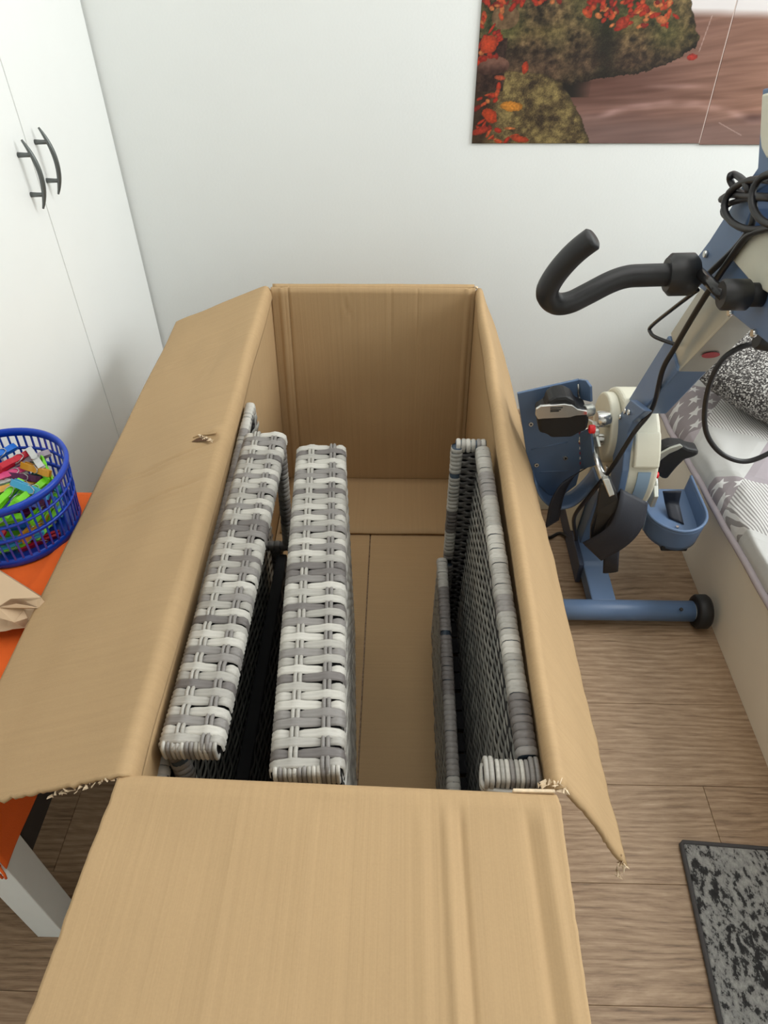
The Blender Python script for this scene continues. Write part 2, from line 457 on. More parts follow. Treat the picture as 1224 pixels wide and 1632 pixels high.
    for (xa, ya, xb, yb, w) in ((332, 24, 326, 78, .7), (384, 192, 425, 214, .7)):
        t = ((px - xa) * (xb - xa) + (py - ya) * (yb - ya)) / ((xb - xa) ** 2 + (yb - ya) ** 2)
        if 0 < t < 1 and abs((px - xa) * (yb - ya) - (py - ya) * (xb - xa)) / math.hypot(xb - xa, yb - ya) < w: c = c.lerp(Vector((208, 184, 174)), .5)
    return [max(2, min(255, q)) for q in c]
m, nt, b = new_mat('poster_print')
va = nt.nodes.new('ShaderNodeVertexColor'); va.layer_name = 'print'
nt.links.new(va.outputs[0], b.inputs['Base Color']); b.inputs['Roughness'].default_value = 0.38
M_poster = m
po = thing('wall_poster', 'autumn stream poster with mossy rocks and red leaves taped on the white wall', 'poster', (0.5, 1.998, 1.0))
PX0, PXM, PX1, PZ0, PZ1 = 0.176, 0.7525, 1.33, 0.812, 1.50
def poster_sheet(xa, xb, z0, nu, nv):
    def f(u, v): return (lerp(xa, xb, u), 1.9965 - 0.0006 * (1 + nz(u * 6 + xa, v * 5)), lerp(z0, PZ1, v))
    o = grid_sheet('poster_sheet', f, nu, nv, M_poster, po, 0.0004, 1.0)
    ca = o.data.color_attributes.new('print', 'FLOAT_COLOR', 'POINT')
    buf = []
    for vv in o.data.vertices:
        u = (vv.co.x - PX0) / 0.60; v = (vv.co.z - PZ0) / 0.302
        if v > 1.0: col = (210, 210, 208)
        else: col = poster_colour(u, v)
        if abs(vv.co.x - xb) < .0016 and xb < 1: col = (196, 176, 166)
        buf += s2l(col)
    ca.data.foreach_set('color', buf)
    return o
poster_sheet(PX0, PXM, PZ0, 420, 480)
poster_sheet(PXM + .0004, PX1, PZ0 - .003, 420, 480)
local(po)

# ================================================================== RUG
def rug_mat():
    m, nt, b = new_mat('mottled_rug'); N = NT(nt); o = N.obj()
    a = N.noise(N.mapping(o, (92, 58, 1), rot=(0, 0, .5)), 1.0, 5, 0.65)
    c = N.noise(o, 9, 3); f = N.noise(o, 520, 2)
    k = N.m('ADD', a, N.m('MULTIPLY', N.m('SUBTRACT', c, 0.5), 0.35))
    col = N.ramp(k, [(0.34, s2l((30, 30, 31))), (0.44, s2l((52, 52, 52))), (0.48, s2l((146, 146, 143))), (0.66, s2l((184, 183, 178)))])
    col = N.mix(N.m('MULTIPLY', f, 0.35), col, s2l((70, 70, 70)))
    nt.links.new(col, b.inputs['Base Color']); b.inputs['Roughness'].default_value = 0.95
    nt.links.new(N.bump(f, 0.7, 0.004), b.inputs['Normal'])
    return m
M_rug = rug_mat()
rg = thing('rug', 'short pile rug mottled grey and black beside the bed', 'rug', (0.9, 0.1, 0.0))
rx0, rx1, ry0, ry1 = 0.0, 1.0, -0.9, 0.0
bm = bmesh.new(); add_box(bm, (0.004, -0.9, 0.0005), (0.20, -0.004, 0.0085), 0.002, 1)
pl_ = from_bm('pile', bm, M_rug, rg); pl_['label'] = 'mottled grey and black pile'
bm = bmesh.new(); add_tube(bm, [(0, -0.9, .0045), (0, -0.45, .0045), (0, -0.004, .0045), (0.004, 0, .0045), (.1, 0, .0045), (0.20, 0, .0045)], 0.0045, 8)
bd = from_bm('binding', bm, plain('rug_binding', (74, 72, 72), 0.9, bump=.3, bscale=400), rg, True)
rm = Matrix.Translation((0.527, 0.583, 0)) @ Matrix.Rotation(math.radians(-3.5), 4, 'Z')
for o in (pl_, bd): o.data.transform(rm)
local(rg)

# ================================================================== BED
be = thing('bed', 'low bed with pale side board against the right of the room', 'bed', (1.2, 1.2, 0))
ext('side_board', [(.10, 0), (1.86, 0), (1.86, .185), (.10, .272)], 0, .744, .768, M_frameb, be, .001)
box('head_board', (0.768, 1.845, 0.0), (1.66, 1.86, 0.16), M_frameb, be, 0.002)
box('mattress', (0.772, 0.12, 0.06), (1.66, 1.82, 0.275), plain('mattress_white', (225, 222, 216), .9), be, 0.03, 3)
local(be)

def blanket_mat():
    m, nt, b = new_mat('star_patchwork'); N = NT(nt); o = N.obj()
    S = 0.155
    mp = N.mapping(o, (1 / S, 1 / S, 0), rot=(0, 0, math.radians(38)), loc=(0.1, 0.33, 0))
    sp = nt.nodes.new('ShaderNodeSeparateXYZ'); nt.links.new(mp, sp.inputs[0])
    ix = N.m('FLOOR', sp.outputs[0]); iy = N.m('FLOOR', sp.outputs[1])
    fx = N.m('SUBTRACT', sp.outputs[0], ix); fy = N.m('SUBTRACT', sp.outputs[1], iy)
    kind = N.m('MODULO', N.m('ADD', N.m('ADD', ix, 400), N.m('MULTIPLY', N.m('ADD', iy, 400), 3.0)), 5.0)
    # stars on a staggered lattice inside a patch
    K = 4.0
    row = N.m('FLOOR', N.m('MULTIPLY', fy, K))
    sx = N.m('ADD', N.m('MULTIPLY', fx, K), N.m('MULTIPLY', N.m('MODULO', row, 2.0), 0.5))
    lx = N.m('SUBTRACT', N.m('FRACT', sx), 0.5); ly = N.m('SUBTRACT', N.m('FRACT', N.m('MULTIPLY', fy, K)), 0.5)
    r = N.m('SQRT', N.m('ADD', N.m('MULTIPLY', lx, lx), N.m('MULTIPLY', ly, ly)))
    an = N.m('ADD', N.m('ARCTAN2', ly, lx), 7.2 + math.radians(36))
    th = N.m('ABSOLUTE', N.m('SUBTRACT', N.m('MODULO', an, math.radians(72)), math.radians(36)))
    Ro, Ri = 0.40, 0.165
    den = N.m('ADD', N.m('MULTIPLY', N.m('SINE', th), Ro), N.m('MULTIPLY', N.m('SINE', N.m('SUBTRACT', math.radians(36), th)), Ri))
    rb = N.m('DIVIDE', Ro * Ri * math.sin(math.radians(36)), den)
    star = N.m('LESS_THAN', r, rb)
    stripe = N.m('LESS_THAN', N.m('FRACT', N.m('MULTIPLY', N.m('ADD', fx, fy), 18.0)), 0.55)
    grey, white, lil, pale = s2l((150, 141, 143)), s2l((222, 221, 218)), s2l((178, 168, 172)), s2l((198, 198, 194))
    c_star = N.mix(star, grey, white)
    c_str = N.mix(stripe, s2l((150, 146, 144)), white)
    col = N.mix(N.m('COMPARE', kind, 0.0, 0.3), pale, c_star)
    col = N.mix(N.m('COMPARE', kind, 1.0, 0.3), col, c_str)
    col = N.mix(N.m('COMPARE', kind, 2.0, 0.3), col, lil)
    col = N.mix(N.m('COMPARE', kind, 4.0, 0.3), col, s2l((172, 163, 168)))
    v = N.noise(o, 16, 4)
    col = N.mix(N.m('MULTIPLY', v, 0.22), col, s2l((150, 144, 146)))
    nt.links.new(col, b.inputs['Base Color']); b.inputs['Roughness'].default_value = 0.92
    e = N.m('MINIMUM', N.m('MINIMUM', fx, N.m('SUBTRACT', 1.0, fx)), N.m('MINIMUM', fy, N.m('SUBTRACT', 1.0, fy)))
    seam = N.m('MINIMUM', N.m('MULTIPLY', e, 9.0), 1.0)
    nt.links.new(N.bump(N.m('ADD', N.m('MULTIPLY', seam, 1.0), N.m('MULTIPLY', v, 0.6)), 0.5, 0.006), b.inputs['Normal'])
    return m
M_blanket = blanket_mat()
bl = thing('blanket', 'quilted patchwork blanket of grey stars, stripes and lilac squares on the bed', 'blanket', (1.2, 1.0, 0.3))
def hem_z(y): return lerp(0.252, 0.172, (y - 0.95) / 0.98) + 0.006 * nz(y * 9, 3)
def blf(u, v):
    y = lerp(0.14, 1.835, v)
    hz = hem_z(y); wob = 0.004 * nz(y * 11, 1)
    prof = [(0.739 + wob, 0, hz), (0.737 + wob, 0, hz + .020), (0.743, 0, hz + .05), (0.775, 0, 0.296), (0.86, 0, 0.312), (1.2, 0, 0.316), (1.64, 0, 0.31)]
    ts = [0, .06, .14, .26, .42, .75, 1]
    for k in range(len(ts) - 1):
        if u <= ts[k + 1]:
            t = (u - ts[k]) / (ts[k + 1] - ts[k]); p = Vector(prof[k]).lerp(Vector(prof[k + 1]), t); break
    q = 0.007 * nz(p.x * 9, y * 9, 2) + 0.004 * nz(p.x * 24, y * 20, 6)
    if u > .1: p.z += q
    return (p.x, y, p.z)
grid_sheet('quilt', blf, 60, 120, M_blanket, bl, 0.008, -1.0)
tube('hem', [(0.736 + 0.004 * nz(y * 11, 1), y, hem_z(y)) for y in [0.14 + 1.695 * k / 60 for k in range(61)]], 0.0085, M_hem, bl, 8, flat=1.0)['label'] = 'plain lilac bound hem'
local(bl)

def tweed():
    m, nt, b = new_mat('salt_and_pepper_tweed'); N = NT(nt); o = N.obj()
    v = nt.nodes.new('ShaderNodeTexVoronoi'); v.inputs['Scale'].default_value = 1.0; v.inputs['Randomness'].default_value = 0.6
    nt.links.new(N.mapping(o, (300, 440, 300), rot=(0, .2, .5)), v.inputs['Vector'])
    sp = nt.nodes.new('ShaderNodeSeparateColor'); nt.links.new(v.outputs['Color'], sp.inputs[0])
    col = N.ramp(sp.outputs[0], [(0.30, s2l((58, 55, 54))), (0.55, s2l((98, 95, 92))), (0.78, s2l((164, 161, 156))), (1.0, s2l((218, 216, 211)))])
    nt.links.new(col, b.inputs['Base Color']); b.inputs['Roughness'].default_value = 0.95
    nt.links.new(N.bump(v.outputs['Distance'], 0.6, 0.003), b.inputs['Normal'])
    return m
M_tweed = tweed()
def pillow(name, w, h, t, mat, mtx, label, cat, parent_label=None):
    bm = bmesh.new()
    n = 22
    g = {}
    for s in (1, -1):
        for i in range(n + 1):
            for j in range(n + 1):
                a = -1 + 2 * i / n; c = -1 + 2 * j / n
                edge = (i in (0, n)) or (j in (0, n))
                if edge and (i, j, 0) in g: g[(i, j, s)] = g[(i, j, 0)]; continue
                k = max(0, (1 - abs(a) ** 2.6) * (1 - abs(c) ** 2.6)) ** 0.45
                pin = 1 - 0.05 * (a * a * c * c)
                p = Vector((a * w / 2 * pin, c * h / 2 * pin, s * t / 2 * k * (1 + .12 * nz(a * 2, c * 2, s))))
                vv = bm.verts.new(p); g[(i, j, s)] = vv
                if edge: g[(i, j, 0)] = vv
        for i in range(n):
            for j in range(n):
                f = [g[(i, j, s)], g[(i + 1, j, s)], g[(i + 1, j + 1, s)], g[(i, j + 1, s)]]
                bm.faces.new(f if s > 0 else f[::-1])
    for v in bm.verts: v.co = mtx @ v.co
    o = from_bm(name, bm, mat, None, True)
    return tag(o, label, cat)
pillow('cushion', 0.40, 0.40, 0.15, M_tweed, Matrix.Translation((0.995, 1.59, 0.41)) @ Matrix.Rotation(math.radians(18), 4, 'X') @ Matrix.Rotation(math.radians(52), 4, 'Z'),
       'salt and pepper tweed cushion lying on the star blanket', 'cushion')
pillow('pillow', 0.62, 0.42, 0.15, plain('lilac_pillowcase', (196, 188, 190), .9, bump=.2, bscale=60), Matrix.Translation((1.36, 1.86, 0.53)) @ Matrix.Rotation(math.radians(74), 4, 'X'),
       'plain lilac grey pillow leaning on the wall at the bed end', 'pillow')

# ================================================================== TABLE, CLOTH
TX1, TY0, TY1 = -0.555, 0.403, 1.030
ta = thing('side_table', 'low square white table under an orange cloth, left of the box', 'table', (-0.86, 0.72, 0))
box('table_top', (-1.155, TY0, 0.40), (TX1, TY1, 0.45), M_tablewhite, ta, 0.0015)
for x in (-1.155, TX1 - .05):
    for y in (TY0, TY1 - .05):
        box('leg', (x, y, 0), (x + .05, y + .05, 0.40), M_tablewhite, ta, 0.0015)
sh = box('shelf_rail', (TX1 - .045, TY0 + .05, 0.213), (TX1 - .008, TY1 - .05, 0.325), M_dark, ta, 0.002)
sh['label'] = 'dark grey rail between the table legs'
local(ta)
def cloth(u, v):
    # u across from left to the right edge and down the side; v from front to back
    y = lerp(TY0 - .004, TY1 + .002, v)
    prof = [(-1.16, .4535), (TX1 - .03, .4535), (TX1 - .004, .4545), (TX1 + .005, .449), (TX1 + .007, .40), (TX1 + .006, .298)]
    ts = [0, .60, .64, .68, .78, 1]
    for k in range(5):
        if u <= ts[k + 1]:
            t = (u - ts[k]) / (ts[k + 1] - ts[k]); x = lerp(prof[k][0], prof[k + 1][0], t); z = lerp(prof[k][1], prof[k + 1][1], t); break
    if u > .7: x += (u - .7) * 0.005 * (1 + math.sin(y * 38 + 1)) ; z += 0.002 * nz(y * 8, 4)
    elif u < .62:
        ridge = math.exp(-((x - (-0.612 + 0.12 * (y - .75))) / .008) ** 2) * 0.006 * (1 if .62 < y < .97 else 0)
        z += ridge + 0.0012 * abs(nz(x * 14, y * 14))
    return (x, y, z)
cl = thing('tablecloth', 'bright orange cloth draped over the low white table', 'tablecloth', (-0.86, 0.72, 0.4535))
grid_sheet('cloth', cloth, 120, 80, M_orange, cl, 0.0016, -1.0)
def front_drop(u, v):
    x = lerp(-1.16, TX1 + .006, u); z = lerp(.4535, .315, v)
    return (x, TY0 - .006 - .004 * v * (1 + math.sin(x * 60)), z)
grid_sheet('front_drop', front_drop, 60, 10, M_orange, cl, 0.0016, -1.0)
bm = bmesh.new()
for k in range(46):
    x = TX1 + .006 - k * 0.0055; y = TY0 - .008 + R.uniform(-.002, .002)
    add_tube(bm, [(x, y, .318), (x + R.uniform(-.003, .003), y - .003, .30), (x + R.uniform(-.004, .004), y - .002, .285)], 0.002, 5)
fr = from_bm('fringe', bm, M_orange, cl, True); fr['kind'] = 'stuff'; fr['label'] = 'orange thread fringe along the front hem'
local(cl)

# ================================================================== CLOTHES-PEG BASKET
BX, BY, BZ, BH = -0.688, 0.934, 0.4555, 0.135
ba = thing('peg_basket', 'round blue slotted plastic basket full of clothes pegs on the orange cloth', 'basket', (BX, BY, BZ))
def brad(z): return 0.104 + 0.013 * (z / BH)
def lathe(name, prof, mat, parent, seg=64, c=(0, 0, 0)):
    bm = bmesh.new(); rings = []
    for (r, z) in prof: rings.append([bm.verts.new((c[0] + r * math.cos(2 * PI * k / seg), c[1] + r * math.sin(2 * PI * k / seg), c[2] + z)) for k in range(seg)])
    n = len(prof)
    for i in range(n):
        for k in range(seg): bm.faces.new((rings[i][k], rings[i][(k + 1) % seg], rings[(i + 1) % n][(k + 1) % seg], rings[(i + 1) % n][k]))
    return from_bm(name, bm, mat, parent, True)
lathe('rim', [(brad(BH) - .004, BH - .014), (brad(BH) - .004, BH - .002), (brad(BH) - .001, BH), (brad(BH) + .003, BH - .001), (brad(BH) + .004, BH - .006), (brad(BH) + .001, BH - .015)], M_basket, ba)
for z0, z1 in ((0.092, 0.0955), (0.060, 0.066)):
    lathe('hoop', [(brad(z0) - .002, z0), (brad(z0) + .0022, z0), (brad(z1) + .0022, z1), (brad(z1) - .002, z1)], M_basket, ba)
lathe('base_wall', [(brad(0) - .004, 0.002), (brad(0), 0.0), (brad(0) + .003, 0.002), (brad(.018) + .001, .018), (brad(.018) - .002, .018)], M_basket, ba)
bm = bmesh.new(); bmesh.ops.create_circle(bm, cap_ends=True, segments=64, radius=0.103)
for v in bm.verts: v.co.z = .003
from_bm('base_plate', bm, M_basket, ba)
bm = bmesh.new()
add_box(bm, (-0.0016, -0.0012, 0), (0.0016, 0.0012, BH - .028), 0)
for v in bm.verts: v.co = Vector((v.co.y + lerp(0, .0112, (v.co.z) / (BH - .028)), v.co.x, v.co.z))
rib_me = bpy.data.meshes.new('rib'); bmesh.ops.recalc_face_normals(bm, faces=bm.faces); bm.to_mesh(rib_me); bm.free(); rib_me.materials.append(M_basket)
for k in range(52):
    a = 2 * PI * k / 52
    o = link('rib', rib_me, None, ba)
    o.location = (0, 0, 0.015); o.rotation_euler = (0, 0, a)
    o.location = (brad(.015) * math.cos(a), brad(.015) * math.sin(a), .015)

def peg_proto(colname, rgb):
    mat = plain('peg_' + colname, rgb, 0.38, var=0.04)
    bm = bmesh.new()
    prof = [(-.037, .0045), (-.033, .0075), (-.012, .0072), (-.004, .0055), (.004, .0062), (.018, .0050), (.026, .0058), (.035, .0046), (.037, .002), (.030, .0010), (.006, .0012), (-.004, .0020), (-.014, .0012), (-.030, .0052), (-.037, .0040)]
    for s in (1,):
        v0 = [bm.verts.new((x, -.0055, z)) for x, z in prof]; v1 = [bm.verts.new((x, .0055, z)) for x, z in prof]
        bm.faces.new(v0); bm.faces.new(v1[::-1])
        for i in range(len(prof)): j = (i + 1) % len(prof); bm.faces.new((v0[i], v1[i], v1[j], v0[j]))
    bmesh.ops.recalc_face_normals(bm, faces=bm.faces)
    jm = bpy.data.meshes.new('jaw_' + colname); bm.to_mesh(jm); bm.free(); jm.materials.append(mat)
    return jm
bm = bmesh.new()
add_tube(bm, [(-.004, -.0062, .0), (-.004, 0, 0), (-.004, .0062, 0)], .0030, 8)
for s in (-1, 1):
    add_tube(bm, spline([(-.004, s * .0062, 0), (.004, s * .0064, .0064), (.012, s * .003, .0072), (.012, 0, .0072)], 3), .0009, 5)
spring_me = bpy.data.meshes.new('spring'); bmesh.ops.recalc_face_normals(bm, faces=bm.faces); bm.to_mesh(spring_me); bm.free(); spring_me.materials.append(M_steel); smooth(spring_me)
PEG = {c: peg_proto(c, rgb) for c, rgb in dict(green=(128, 222, 40), red=(186, 20, 44), pink=(216, 56, 120), plum=(92, 24, 78), amber=(222, 160, 44), clear=(206, 208, 204), lavender=(172, 160, 172), sky=(74, 178, 222), blue=(24, 108, 206), teal=(20, 120, 130)).items()}
def peg(col, a, b, roll, label, group=None):
    """peg lying from a to b"""
    a = Vector(a); b = Vector(b); d = (b - a).normalized()
    up = Vector((0, 0, 1)); s = up.cross(d).normalized(); up = d.cross(s)
    rot = Matrix((d, s, up)).transposed() @ Matrix.Rotation(roll, 3, 'X')
    t = thing('clothes_peg', label, 'clothes peg', (a + b) / 2, group or 'clothes pegs in the blue basket')
    t.rotation_euler = rot.to_euler()
    for sgn in (1, -1):
        j = link('jaw', PEG[col], None, t)
        if sgn < 0: j.rotation_euler = (PI, 0, 0)
    link('spring', spring_me, None, t)
    return t
def pegpx(col, x0, y0, x1, y1, z, roll, label):
    a = at(x0, y0, 2, z); b = at(x1, y1, 2, z)
    c = (a + b) / 2; d = (b - a).normalized() * .037
    if (c - Vector((BX, BY, c.z))).length > .074:
        c = Vector((BX, BY, c.z)) + (c - Vector((BX, BY, c.z))).normalized() * .074
    k = R.uniform(-.006, .006)
    peg(col, c - d + Vector((0, 0, k)), c + d - Vector((0, 0, k)), roll, label)
pegpx('red', 0, 752, 50, 716, .572, .5, 'deep red clothes peg topmost at the back of the heap')
pegpx('pink', -6, 766, 40, 745, .560, .6, 'pink clothes peg lying under the deep red one')
pegpx('plum', 14, 758, 60, 762, .556, .9, 'dark plum clothes peg below the pink one')
pegpx('clear', 48, 717, 66, 745, .575, .2, 'clear white clothes peg standing by the basket rim')
pegpx('lavender', 30, 740, 64, 728, .560, .5, 'translucent lavender clothes peg under the clear one')
pegpx('amber', 36, 738, 80, 758, .570, 1.0, 'amber clothes peg lying across the top of the heap')
pegpx('green', 72, 728, 92, 764, .566, 1.1, 'lime green clothes peg against the right rim')
pegpx('clear', -4, 772, 26, 761, .552, .4, 'milky white clothes peg beside the plum one')
pegpx('amber', 2, 784, 60, 764, .549, .6, 'amber clothes peg half buried in the middle of the heap')
pegpx('green', -6, 806, 32, 770, .560, .3, 'lime green clothes peg slanting up at the front of the heap')
pegpx('green', 14, 812, 34, 788, .553, .8, 'lime green clothes peg nearest the front rim')
pegpx('green', 28, 806, 72, 764, .562, .5, 'lime green clothes peg slanting beside the pale blue one')
pegpx('sky', 36, 776, 72, 787, .570, .9, 'pale blue clothes peg near the front rim')
pegpx('blue', -14, 732, 10, 716, .566, .5, 'bright blue clothes peg at the back left of the heap')
pegpx('teal', 66, 762, 92, 776, .546, .3, 'dark teal clothes peg deep by the right rim')
pegpx('green', -30, 800, 4, 780, .552, .6, 'lime green clothes peg at the left edge of the heap')
buried = {'green': 'lime green clothes pegs buried low in the basket', 'red': 'deep red clothes pegs buried low in the basket', 'amber': 'amber clothes pegs buried low in the basket', 'sky': 'pale blue clothes pegs buried low in the basket', 'plum': 'dark plum clothes pegs buried low in the basket', 'blue': 'bright blue clothes pegs buried low in the basket'}
k = 0
for lay, z in enumerate((.468, .484, .500, .516, .532)):
    for q in range(9):
        a = 2 * PI * q / 9 + lay * .37; rr = .072 if q % 3 else .050
        if math.cos(a + math.radians(53)) < -.25: continue
        c = Vector((BX + rr * math.cos(a), BY + rr * math.sin(a), z + R.uniform(-.003, .003)))
        th = a + PI / 2 + R.uniform(-.35, .35)
        d = Vector((math.cos(th), math.sin(th), R.uniform(-.12, .12))) * .037
        col = ['green', 'green', 'red', 'green', 'amber', 'sky', 'green', 'plum', 'blue'][(k * 5 + lay) % 9]
        names = {'green': 'lime green', 'red': 'deep red', 'amber': 'amber', 'sky': 'pale blue', 'plum': 'dark plum', 'blue': 'bright blue'}
        peg(col, c - d, c + d, R.uniform(0, PI), names[col] + ' clothes peg buried low in the basket, glimpsed through its slots', buried[col])
        k += 1
local(ba) if False else None

# ================================================================== PAPER BAG
pb = thing('paper_bag', 'crumpled brown paper bag lying on the orange cloth', 'bag', (-0.68, 0.70, 0.4555))
def bag_top(u, v):
    # u from left (hidden) to the right open end, v across from front to back
    x = lerp(-0.86, -0.560 + .02 * v, u)
    yf = lerp(.60, .690, u); yb = lerp(.93, .735, u)
    y = lerp(yf, yb, v)
    h = .052 * (math.sin(PI * min(1, max(0, v * .86 + .12))) ** .7) * lerp(1.1, .75, u)
    z = .4575 + max(0, h) + .006 * nz(x * 26, y * 26, 3) * (1 if 0.02 < v < .98 else 0)
    z += .005 * abs(nz(x * 60, y * 34, 8)) * (1 - v)
    return (x, y, z)
grid_sheet('bag_body', bag_top, 30, 20, M_kraft, pb, 0.0012, 1.0, sm=False)
def flap(name, pts, th=.0010):
    bm = bmesh.new(); vs = [bm.verts.new(p) for p in pts]
    if len(vs) == 4: bm.faces.new(vs)
    else:
        for i in range(1, len(vs) - 1): bm.faces.new((vs[0], vs[i], vs[i + 1]))
    o = from_bm(name, bm, M_kraft, pb); md = o.modifiers.new('thickness', 'SOLIDIFY'); md.thickness = th
    return o
P = lambda x, y, z: tuple(at(x, y, 2, z))
flap('fold', [P(-10, 905, .52), P(66, 953, .515), P(17, 955, .522), P(-10, 972, .525)])
flap('fold', [P(66, 953, .515), P(74, 962, .505), P(58, 985, .495), P(60, 968, .505), P(60, 954, .514)])
flap('fold', [P(60, 968, .506), P(60, 954, .514), P(36, 956, .512)])
flap('fold', [P(74, 962, .505), P(70, 975, .488), P(48, 1000, .468), P(40, 990, .486), P(57, 983, .497)])
flap('fold', [P(-4, 968, .522), P(26, 962, .520), P(60, 968, .507), P(38, 970, .500), P(22, 992, .50), P(0, 985, .51)])
flap('fold', [P(22, 992, .50), P(38, 972, .500), P(44, 985, .495), P(40, 1000, .478), P(47, 1003, .462), P(26, 994, .485)])
local(pb)

# ================================================================== CARDBOARD BOX
BT = 0.594
cb = thing('cardboard_box', 'large open brown cardboard box with its flaps folded out', 'box', (-0.072, 1.0, 0.0))
YF, YB = 0.394, 1.622
def lx_top(y): return lerp(-0.294, -0.312, (y - YF) / (YB - YF)) - .003 * math.sin(PI * (y - YF) / (YB - YF))
def rx_top(y): return lerp(0.1715, 0.1765, (y - YF) / (YB - YF)) + .004 * math.sin(PI * (y - YF) / (YB - YF))
LXB, RXB = -0.331, 0.184
def left_panel(u, v):
    y = lerp(YF - .007, YB, u); z = lerp(0.003, .572, v)
    t = z / BT
    x = lerp(LXB, lx_top(y), t ** .8) + .003 * nz(y * 4, z * 5, 2) * math.sin(PI * u)
    return (x, y, z)
grid_sheet('left_panel', left_panel, 60, 30, M_card_y, cb, 0.006, -1.0)
def right_panel(u, v):
    z = lerp(0.003, .572, v); y = lerp(YF - .007 - .0135 * z / BT, YB, u)
    x = lerp(RXB, rx_top(y), z / BT) + .003 * nz(y * 4, z * 5, 7) * math.sin(PI * u)
    return (x, y, z)
grid_sheet('right_panel', right_panel, 60, 30, M_card_y, cb, 0.006, 1.0)
def crease(x, c, w, d): return d * math.exp(-((x - c) / w) ** 2)
def back_panel(u, v):
    z = lerp(0.003, .597, v); t = z / BT
    x0 = lerp(LXB, -.3115, t); x1 = lerp(RXB, .1765, t)
    x = lerp(x0, x1, u)
    q = crease(u, .052, .006, -.004) + crease(u, .085, .005, .003) + crease(u, .965, .007, -.004) + crease(u, .59, .006, .0016) * (1 if z > .42 else .3) + crease(u, .72, .005, .0014) * (1 if z > .45 else .2)
    q += .0035 * nz(x * 6, z * 6, 3) * math.sin(PI * u)
    q += .004 * math.exp(-((u - .38) / .05) ** 2 - ((z - .55) / .03) ** 2) * nz(u * 40, z * 60)
    return (x, YB + q + .004 * math.sin(PI * u) * v, z)
grid_sheet('back_panel', back_panel, 150, 40, M_card_x, cb, 0.006, 1.0)
def front_panel(u, v):
    z = lerp(0.003, .572, v); t = z / BT
    return (lerp(lerp(LXB, -.292, t), lerp(RXB, .171, t), u), YF - .006 - .0135 * u * t, z)
grid_sheet('front_panel', front_panel, 40, 20, M_card_x, cb, 0.006, 1.0)
# bottom: two long leaves meeting at the seam, a short leaf on top at each end
box('bottom_leaf', (LXB + .002, YF, .0015), (-.0775, YB - .002, .0065), M_card_y, cb, .0008)
box('bottom_leaf', (-.0745, YF, .0015), (RXB - .002, YB - .002, .0065), M_card_y, cb, .0008)
def end_leaf(y0, y1):
    def f(u, v):
        y = lerp(y0, y1, v); x = lerp(LXB + .012, RXB - .006, u)
        return (x, y, .0130 + .003 * (1 - v) * (1 + nz(x * 5, 1)) + .001 * nz(x * 9, y * 9))
    grid_sheet('bottom_end_leaf', f, 24, 8, M_card_x, cb, .005, -1.0)
end_leaf(1.384, YB - .004)
end_leaf(.62, YF + .004)
# flaps folded outwards; the fold itself is the rounded crest of the panel
def flap_sheet(name, prof_f, prof_b, nu, nv, mat, disp, edge=None):
    """prof: polyline in 3-D at the front/back end (u along it), v from front to back"""
    def f(u, v):
        p = poly_at(prof_f, u).lerp(poly_at(prof_b, u), v)
        p = p + disp(u, v)
        if edge: p = p + edge(u, v)
        return p
    return grid_sheet(name, f, nu, nv, mat, cb, .005, 0.0)
def L_prof(y, k):
    xt = lx_top(min(max(y, YF), YB))
    o = -.556
    return [(xt, y, .570), (xt - .0015, y, .586), (xt - .006, y, .5955), (xt - .013, y, .598), (xt - .024, y, .5945), (o, y, .499 + .004 * k)]
def Ldisp(u, v):
    y = lerp(YF, YB, v)
    d = .0035 * nz(u * 4, y * 5, 1)
    if u > .12:
        for yc, sl in ((1.005, .05), (.905, .045)):
            q = (y - yc + sl * (u - .2)) / .007; d -= .007 * q * math.exp(-q * q) * min(1, (u - .10) * 8) * (1 if u < .6 else max(0, 1 - (u - .6) * 3))
        d -= .004 * math.exp(-((u - .17) / .05) ** 2 - ((y - 1.022) / .010) ** 2) - .004 * math.exp(-((u - .17) / .05) ** 2 - ((y - 1.045) / .012) ** 2)
    if v < .10: d += .0015 * math.sin(PI * min(1, (.10 - v) / .10)) * (1 - u) 
    return Vector((-.35 * d, 0, d))
def Ledge(u, v):
    if v < .02: return Vector((0, .004 * nz(u * 30, 1) + .003 * nz(u * 90, 2) - .004 * u, 0))
    return Vector((0, 0, 0))
flap_sheet('left_flap', L_prof(.386, 0), L_prof(YB, 1), 60, 300, M_card_y, Ldisp, Ledge)
def R_prof(y, b):
    xt = rx_top(min(max(y, YF), YB))
    return [(xt, y, .570), (xt + .001, y, .585), (xt + .0045, y, .594), (xt + .010, y, .5955), (xt + .016, y, .588), b]
def Rdisp(u, v):
    y = lerp(.385, YB, v)
    d = .004 * nz(u * 3, y * 6, 11)
    if u > .9: d += .004 * nz(y * 22, 3)
    return Vector((.8 * d, 0, .45 * d))
flap_sheet('right_flap', R_prof(.384, (.296, .384, .388)), R_prof(YB, (.272, YB, .384)), 40, 90, M_card_y, Rdisp, lambda u, v: Vector((0, .004 * nz(u * 26, 5) if v < .02 else 0, 0)))
def F_prof(xi, xo, zo, yo, k=0.0):
    return [(xi, .3925 - k, .570), (xi, .3915 - k, .584), (xi, .388 - k, .5925), (xi, .382 - k, .5955), (xi, .372 - k, .597), (xo, yo, zo)]
def Fdisp(u, v):
    d = 0.0
    if u > .14:
        for c, w, h in ((.755, .008, .0032), (.785, .009, -.0030), (.70, .01, .0012), (.93, .012, -.003), (.965, .012, .003), (.30, .012, .0008), (.46, .012, .0008)):
            d += h * math.exp(-((v - c - .02 * (u - .5)) / w) ** 2) * min(1, (u - .14) * 9)
        d += .003 * nz(u * 3, v * 4, 4)
    return Vector((0, 0, d))
